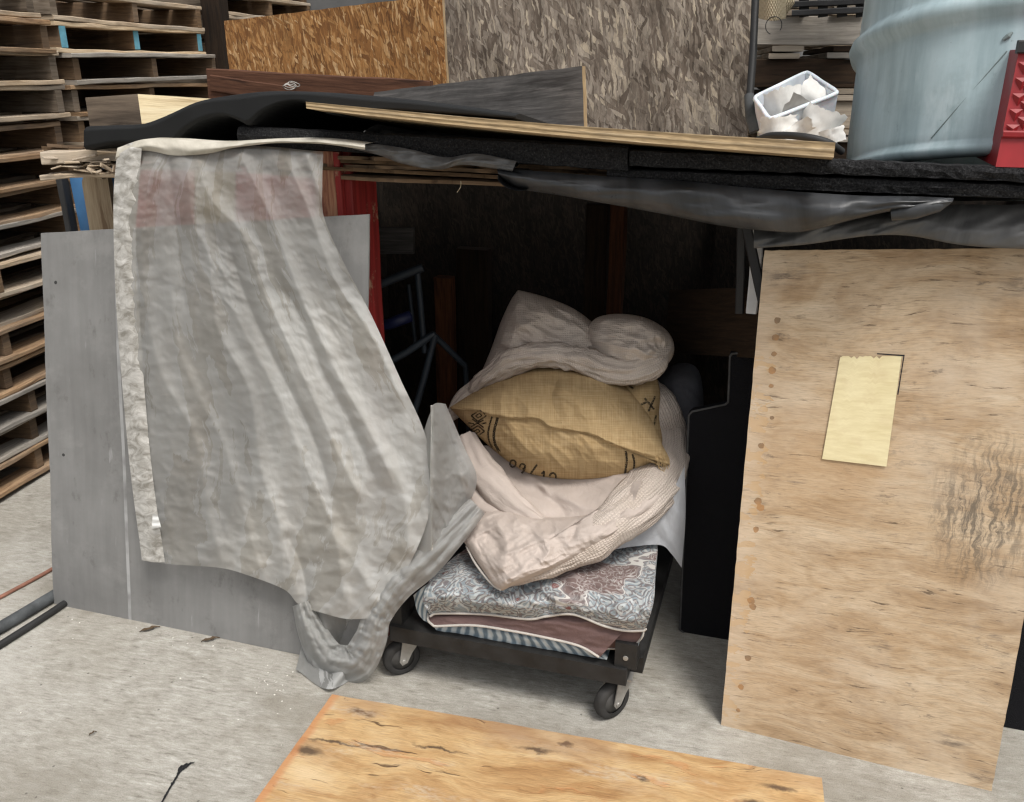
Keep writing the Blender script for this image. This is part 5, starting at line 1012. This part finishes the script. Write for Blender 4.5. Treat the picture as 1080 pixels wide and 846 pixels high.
# brown lining folded out below the cover
px, py, U, V = coons([(452, 646), (452, 654), (458, 660)], [(668, 660), (652, 672), (633, 693)], [(452, 646), (520, 645), (600, 645), (668, 660)], [(458, 660), (500, 659), (541, 665), (581, 673), (612, 681), (633, 693)], 90, 26)
Dl = 1.765-.022*V-wr(px, py, .15, 4, 16, .008, 75)*smooth(0, .3, V); P = AV(px, py, Dl); m = MB(); m.grid(P); lowr = P[-1]; m.grid(np.stack([lowr, [p+ED*.14-EZ*.001 for p in lowr]])); part(m, 'lining', M['brown_lining'], root, smooth_=True)
part(tube(MB(), [p-ED*.002 for p in P[:, 0][::-2]][::-1]+[p-ED*.003 for p in P[-1][2::2]], .0032, 7), 'piping', M['piping'], root, smooth_=True)
px, py, U, V = coons([(630, 665), (634, 676), (640, 684)], [(676, 660), (678, 670), (668, 683)], [(630, 665), (655, 660), (676, 660)], [(640, 684), (655, 684), (668, 683)], 26, 16); P = AV(px, py, 1.772-.015*np.sin(V*3)); part(MB().grid(P), 'lining', M['brown_lining'], root, smooth_=True)
part(tube(MB(), list(P[-1][::2])+list(P[::-2, -1]), .003, 7), 'piping', M['piping'], root, smooth_=True)
px, py, U, V = coons([(452, 652), (462, 668)], [(600, 676), (640, 696)], [(452, 652), (520, 660), (600, 676)], [(462, 668), (540, 679), (640, 696)], 60, 14); P = AV(px, py, 1.772-.012*np.sin(V*2.6)-wr(px, py, .5, 6, 20, .006, 77)); solo(MB().grid(P).grid(np.stack([P[-1], P[-1]+ED*.3])), 'striped_sheet', M['blue_stripe'], 'pale blue striped sheet squeezed between the quilt lining and the dolly rail', 'sheet', smooth_=True)
px, py, U, V = coons([(436, 628), (440, 645), (446, 654)], [(462, 610), (456, 632), (462, 660)], [(436, 628), (448, 618), (462, 610)], [(446, 654), (454, 658), (462, 660)], 20, 24); solo(MB().grid(AV(px, py, 1.775-.012*np.sin(U*3+V)-wr(px, py, 1, 5, 18, .004, 79))), 'blue_cloth', M['blue_stripe'], 'pale blue cloth corner tucked beside the left socket of the dolly', 'cloth', smooth_=True)
# grey sheet hanging down at the right
px, py, U, V = coons([(640, 565), (642, 574), (645, 580)], [(722, 492), (723, 545), (719, 599)], [(640, 565), (680, 548), (706, 522), (722, 492)], [(645, 580), (672, 576), (697, 575), (708, 584), (719, 599)], 60, 40)
solo(MB().grid(AV(px, py, 1.90+.16*U-.012*np.sin(U*8+V*2)-wr(px, py, 1.1, 4, 14, .006, 81))), 'grey_sheet', M['grey_sheet'], 'grey sheet hanging over the right side of the dolly beside the black carpeted board', 'sheet', smooth_=True)

# blush duvet, waffle weave on its underside
root = empty('duvet', A(600, 560, 1.95), 'blush duvet with a waffle weave underside heaped over the paisley quilt', 'duvet')
def wF(px, py, r):
    return (wr(px, py, -.35, 5, 13, .013, 91)+wr(px, py, .9, 9, 20, .007, 92)+ridge(px, py, [(612, 546), (606, 560), (600, 572)], 4, -.012, .2)+ridge(px, py, [(632, 540), (640, 552)], 4, -.012, .2)+ridge(px, py, [(520, 545), (535, 570), (530, 605)], 8, .012)+ridge(px, py, [(560, 560), (580, 575), (570, 596)], 8, .010)
            + ridge(px, py, [(497, 560), (512, 590), (526, 616)], 5, -.008))
F = Lump([(489, 571), (494, 552), (505, 540), (530, 536), (560, 544), (600, 545), (640, 535), (668, 516), (692, 500), (700, 520), (684, 540), (645, 568), (600, 592), (560, 610), (540, 618), (526, 622), (508, 600)], (575, 572), 1.845, .060, .06, 1.05, 2.4, .5, 260, 70, wF)
m = MB(); F.mesh(m)
part(m, 'front_fold', M['pink'], root, smooth_=True)
m = MB(); roll(m, [(672, 405, 2.33, 14), (693, 428, 2.24, 20), (702, 458, 2.24, 23), (701, 487, 2.15, 24), (689, 514, 2.02, 25), (661, 541, 1.915, 23), (628, 567, 1.84, 18), (598, 585, 1.80, 14), (572, 598, 1.768, 10), (552, 608, 1.75, 6), (536, 616, 1.742, 2)], 44, 120, 0, .78, .0075, 5, 4, 5); part(m, 'waffle_roll', M['waffle'], root, smooth_=True)
m = MB(); roll(m, [(492, 462, 2.08, 8), (504, 488, 2.02, 13), (518, 510, 1.975, 15), (540, 532, 1.93, 13), (562, 547, 1.90, 8), (582, 555, 1.885, 2)], 36, 80, 0, 1, .006, 6, 3, 8); roll(m, [(488, 480, 2.06, 5), (498, 510, 2.0, 9), (512, 536, 1.94, 11), (535, 545, 1.91, 7)], 30, 60, 0, 1, .005, 6, 3, 13); part(m, 'left_fold', M['pink'], root, smooth_=True)
px, py, U, V = coons([(505, 470), (520, 510), (545, 556)], [(690, 470), (680, 500), (668, 530)], [(505, 470), (600, 470), (690, 470)], [(545, 556), (600, 560), (668, 530)], 70, 60)
Dp = 2.10-.20*smooth(0, 1, V)-wr(px, py, .3, 3, 9, .012, 95)-ridge(px, py, [(560, 510), (585, 530), (600, 545)], 5, -.012, .2)-ridge(px, py, [(548, 502), (566, 506), (584, 530)], 4, .010, .2); part(MB().grid(AV(px, py, Dp)), 'flat_fold', M['pink'], root, smooth_=True)
m = MB(); p_ = [F.at(np.array([x]), np.array([y]), .001)[0] for x, y in ((492, 576), (500, 592), (510, 606), (520, 617), (528, 622))]; tube(m, catmull(p_, 20), .003, 6); part(m, 'edge_seam', M['piping'], root, smooth_=True)

# printed pillow behind
def wB(px, py, r): return wr(px, py, .9, 6, 12, .010, 101)
K = Lump([(628, 402), (655, 396), (688, 396), (696, 412), (695, 440), (698, 470), (680, 480), (650, 460), (632, 430)], (664, 434), 2.19, .07, .08, .5, 2.4, .5, 120, 30, wB); root = empty('pillow', A(664, 480, 2.19), 'second printed burlap pillow mostly hidden behind the big one on its right', 'pillow', 'burlap pillows'); part(K.mesh(MB()), 'cushion', M['burlap'], root, smooth_=True)
for grp_ in (([(680, 420), (690, 432)], [(691, 418), (684, 434)], [(676, 427), (682, 424)], [(692, 438), (689, 452)]), ([(652, 405), (660, 412)], [(648, 411), (658, 404)], [(660, 404), (668, 410)])):
    m = MB()
    for ln in grp_: ribbon(m, ln, K.at, 2.2)
    part(m, 'print', M['print'], root)
# big burlap pillow
FL = [(474, 430), (500, 433), (520, 438), (545, 441), (566, 441), (580, 450), (604, 454), (625, 458), (650, 470), (680, 479), (703, 484)]; flc = catmull(FL, 80)
def wP(px, py, r):
    d, a, sd = polyd(px, py, flc); above = py < np.interp(px, flc[:, 0], flc[:, 1])
    lip = np.where(above, .009*np.exp(-d/30), -.004*np.exp(-(d/5)**2))
    return lip+wr(px, py, .5, 3, 7, .016, 111, 'f')+wr(px, py, .9, 5, 13, .006, 112)+wr(px, py, .1, 9, 16, .003, 113)+ridge(px, py, [(590, 395), (582, 420), (592, 445)], 6, -.011, .2)+ridge(px, py, [(630, 405), (622, 430), (650, 462)], 9, .010, .2)+ridge(px, py, [(520, 470), (560, 478), (640, 476)], 14, .008)+ridge(px, py, [(535, 402), (528, 420), (530, 436)], 4, .005)+ridge(px, py, [(545, 400), (540, 418), (541, 438)], 4, .004)
B_ = Lump([(474, 430), (496, 416), (520, 402), (545, 391), (570, 385), (600, 384), (630, 390), (655, 404), (676, 424), (690, 448), (698, 468), (706, 484), (704, 494), (694, 488), (676, 495), (655, 503), (625, 506), (590, 505), (560, 500), (538, 488), (520, 474), (502, 458), (488, 444)], (592, 446), 2.115, .135, .10, .55, 2.0, .62, 420, 110, wP)
root = empty('pillow', A(592, 505, 2.11), 'large stuffed burlap pillow with black printed diamonds and stripes', 'pillow', 'burlap pillows'); part(B_.mesh(MB()), 'cushion', M['burlap'], root, smooth_=True)
m = MB(); sp = B_.at(flc[:, 0], flc[:, 1]+.5, .001); tube(m, sp[1:-1], .0026, 7); part(m, 'seam', M['burlap'], root, smooth_=True)
m = MB()
for ln, w_ in (([(519, 439), (515, 455), (516, 466), (520, 473)], 1.8), ([(525, 440), (521, 456), (522, 468), (527, 477)], 2.8)): ribbon(m, ln, B_.at, w_, 24)
part(m, 'printed_stripes', M['print'], root); m = MB()
for ln, w_ in (([(660, 475), (661, 486), (659, 501)], 2.4), ([(667, 478), (669, 488), (668, 497)], 2.2)): ribbon(m, ln, B_.at, w_, 24)
part(m, 'printed_stripes', M['print'], root); m = MB()
for cx, cy in ((505, 438.5), (503, 455)):
    for rx, ry, w_ in ((8, 6, 1.5), (3.4, 2.4, 1.3)):
        q = [(cx-rx, cy), (cx+1, cy-ry), (cx+rx, cy), (cx-1, cy+ry)]
        for i in range(4): ribbon(m, [q[i], q[(i+1) % 4]], B_.at, w_, 6)
for a, b in (((498, 442), (510, 451)), ((510, 443), (497, 450)), ((494, 446), (500, 447)), ((508, 447), (513, 446))): ribbon(m, [a, b], B_.at, 1.5, 6)
part(m, 'printed_diamonds', M['print'], root); m = MB()
def ell(cx, cy, rx, ry, t0=0, t1=6.28): return [(cx+rx*math.cos(t), cy+ry*math.sin(t)) for t in np.linspace(t0, t1, 14)]
for ln in (ell(541, 489, 3, 3.6), ell(551, 492, 2.8, 2.6), [(553.5, 492), (553, 496), (550, 499)], [(566.5, 490), (558, 502)], [(574, 497), (573, 506)], [(571, 500), (574, 497)], ell(583, 503, 3.4, 4)): ribbon(m, ln, B_.at, 2.0, 20)
part(m, 'printed_text', M['print'], root)
m = MB()
for k in range(26):
    x, y = rr.uniform(694, 706), rr.uniform(478, 490); a = B_.at(np.array([x]), np.array([y]), .004)[0]; tube(m, catmull([a, a+EU*rr.uniform(-.006, .006)-EZ*.012, a+EU*rr.uniform(-.012, .012)-EZ*rr.uniform(.018, .036)], 5), .0009, 4)
part(m, 'frayed_corner', M['burlap'], root)
# waffle blanket heap on top
def wT(px, py, r): return wr(px, py, .35, 4, 9, .024, 121)+wr(px, py, .7, 9, 18, .006, 122)+ridge(px, py, [(575, 318), (612, 345), (628, 360)], 5, -.016)+ridge(px, py, [(540, 340), (575, 352), (620, 372)], 8, .014)+ridge(px, py, [(545, 312), (543, 345), (535, 372)], 7, .014)
T_ = Lump([(546, 306), (560, 309), (580, 315), (602, 324), (620, 336), (636, 352), (645, 375), (625, 392), (590, 396), (560, 402), (530, 408), (500, 412), (508, 392), (518, 368), (528, 340), (538, 318)], (575, 362), 2.28, .10, .14, .35, 2.6, .5, 240, 60, wT)
root = empty('blanket', A(610, 405, 2.28), 'crumpled grey-beige waffle blanket heaped on top of the burlap pillow', 'blanket')
m = MB(); T_.mesh(m); part(m, 'heap', M['waffle_grey'], root, smooth_=True)
def wR(px, py, r):
    th = np.arctan2(py-372, px-699); rr_ = np.hypot(px-699, (py-372)*.8); return (.010*np.sin(th*5+rr_*.30)+.005*np.sin(th*11-rr_*.35))*np.exp(-rr_/30)*smooth(2, 12, rr_)+wr(px, py, .2, 5, 12, .018, 126)+.012*np.exp(-(rr_/9)**2)*-1
Q_ = Lump([(618, 345), (632, 334), (655, 331), (680, 335), (699, 345), (709, 357), (711, 371), (704, 384), (685, 394), (660, 398), (635, 394), (620, 375)], (668, 365), 2.25, .11, .12, .3, 2.6, .5, 200, 56, wR)
m = MB(); Q_.mesh(m); part(m, 'rolled_end', M['waffle_grey'], root, smooth_=True)
m = MB(); roll(m, [(497, 416, 2.19, 5), (515, 398, 2.165, 9), (540, 381, 2.15, 12), (570, 374, 2.14, 12), (602, 377, 2.135, 12), (635, 387, 2.13, 13), (665, 391, 2.14, 13), (690, 384, 2.16, 10), (703, 372, 2.19, 3)], 40, 140, 0, .85, .010, 6, 7, 21); part(m, 'cuff', M['waffle_grey'], root, smooth_=True)
m = MB(); roll(m, [(470, 444, 2.17, 3), (490, 424, 2.19, 9), (515, 408, 2.2, 12), (545, 402, 2.2, 10)], 30, 50, 0, 1, .006, 7, 4, 25); part(m, 'lower_edge', M['waffle_grey'], root, smooth_=True)
# dim bedding further back
def wD(px, py, r): return wr(px, py, .8, 5, 10, .014, 131)
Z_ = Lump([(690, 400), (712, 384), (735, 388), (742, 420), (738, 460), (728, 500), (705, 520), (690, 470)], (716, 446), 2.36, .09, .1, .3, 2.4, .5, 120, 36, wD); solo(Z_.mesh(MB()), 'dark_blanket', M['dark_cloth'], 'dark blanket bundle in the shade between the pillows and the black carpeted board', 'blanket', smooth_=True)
# ------------------------------------------------------------------ camera and light
cam = bpy.data.cameras.new('camera'); co = bpy.data.objects.new('camera', cam); COL.objects.link(co); scn.camera = co
cam.sensor_width = 36; cam.lens = 36*FPX/1080; cam.clip_end = 400; cam.clip_start = .02
co.location = (0, 0, EYE); co.rotation_euler = (math.pi/2-PITCH, 0, 0)
w = bpy.data.worlds.new('World'); scn.world = w; w.use_nodes = True; nt = w.node_tree; bg = nt.nodes['Background']
EL, AZ = R(61), R(152)                   # sun behind the viewer, over the right shoulder, through thick cloud
sky = nt.nodes.new('ShaderNodeTexSky'); sky.sky_type = 'NISHITA'; sky.sun_disc = False; sky.sun_elevation = EL; sky.sun_rotation = AZ; sky.dust_density = 5; sky.air_density = 1.2
hs = nt.nodes.new('ShaderNodeHueSaturation'); hs.inputs['Saturation'].default_value = .22; nt.links.new(sky.outputs[0], hs.inputs['Color']); nt.links.new(hs.outputs[0], bg.inputs[0]); bg.inputs[1].default_value = .095
sl = bpy.data.lights.new('sun', 'SUN'); sl.energy = 1.4; sl.angle = R(16); sl.color = (1, .96, .9); so = bpy.data.objects.new('sun', sl); COL.objects.link(so)
dv = Vector((math.sin(AZ)*math.cos(EL), math.cos(AZ)*math.cos(EL), math.sin(EL))); so.rotation_euler = dv.to_track_quat('Z', 'Y').to_euler(); so.location = (0, -2, 6)
vs = scn.view_settings; scn.display_settings.display_device = 'sRGB'; vs.view_transform = 'Standard'; vs.look = 'None'; vs.gamma = 1; vs.use_curve_mapping = False; vs.exposure = 0.74
scn.render.engine = 'CYCLES'; scn.cycles.use_denoising = True; scn.cycles.use_adaptive_sampling = True; scn.cycles.filter_width = 1.3; scn.cycles.max_bounces = 5; scn.cycles.diffuse_bounces = 3; scn.cycles.transparent_max_bounces = 8
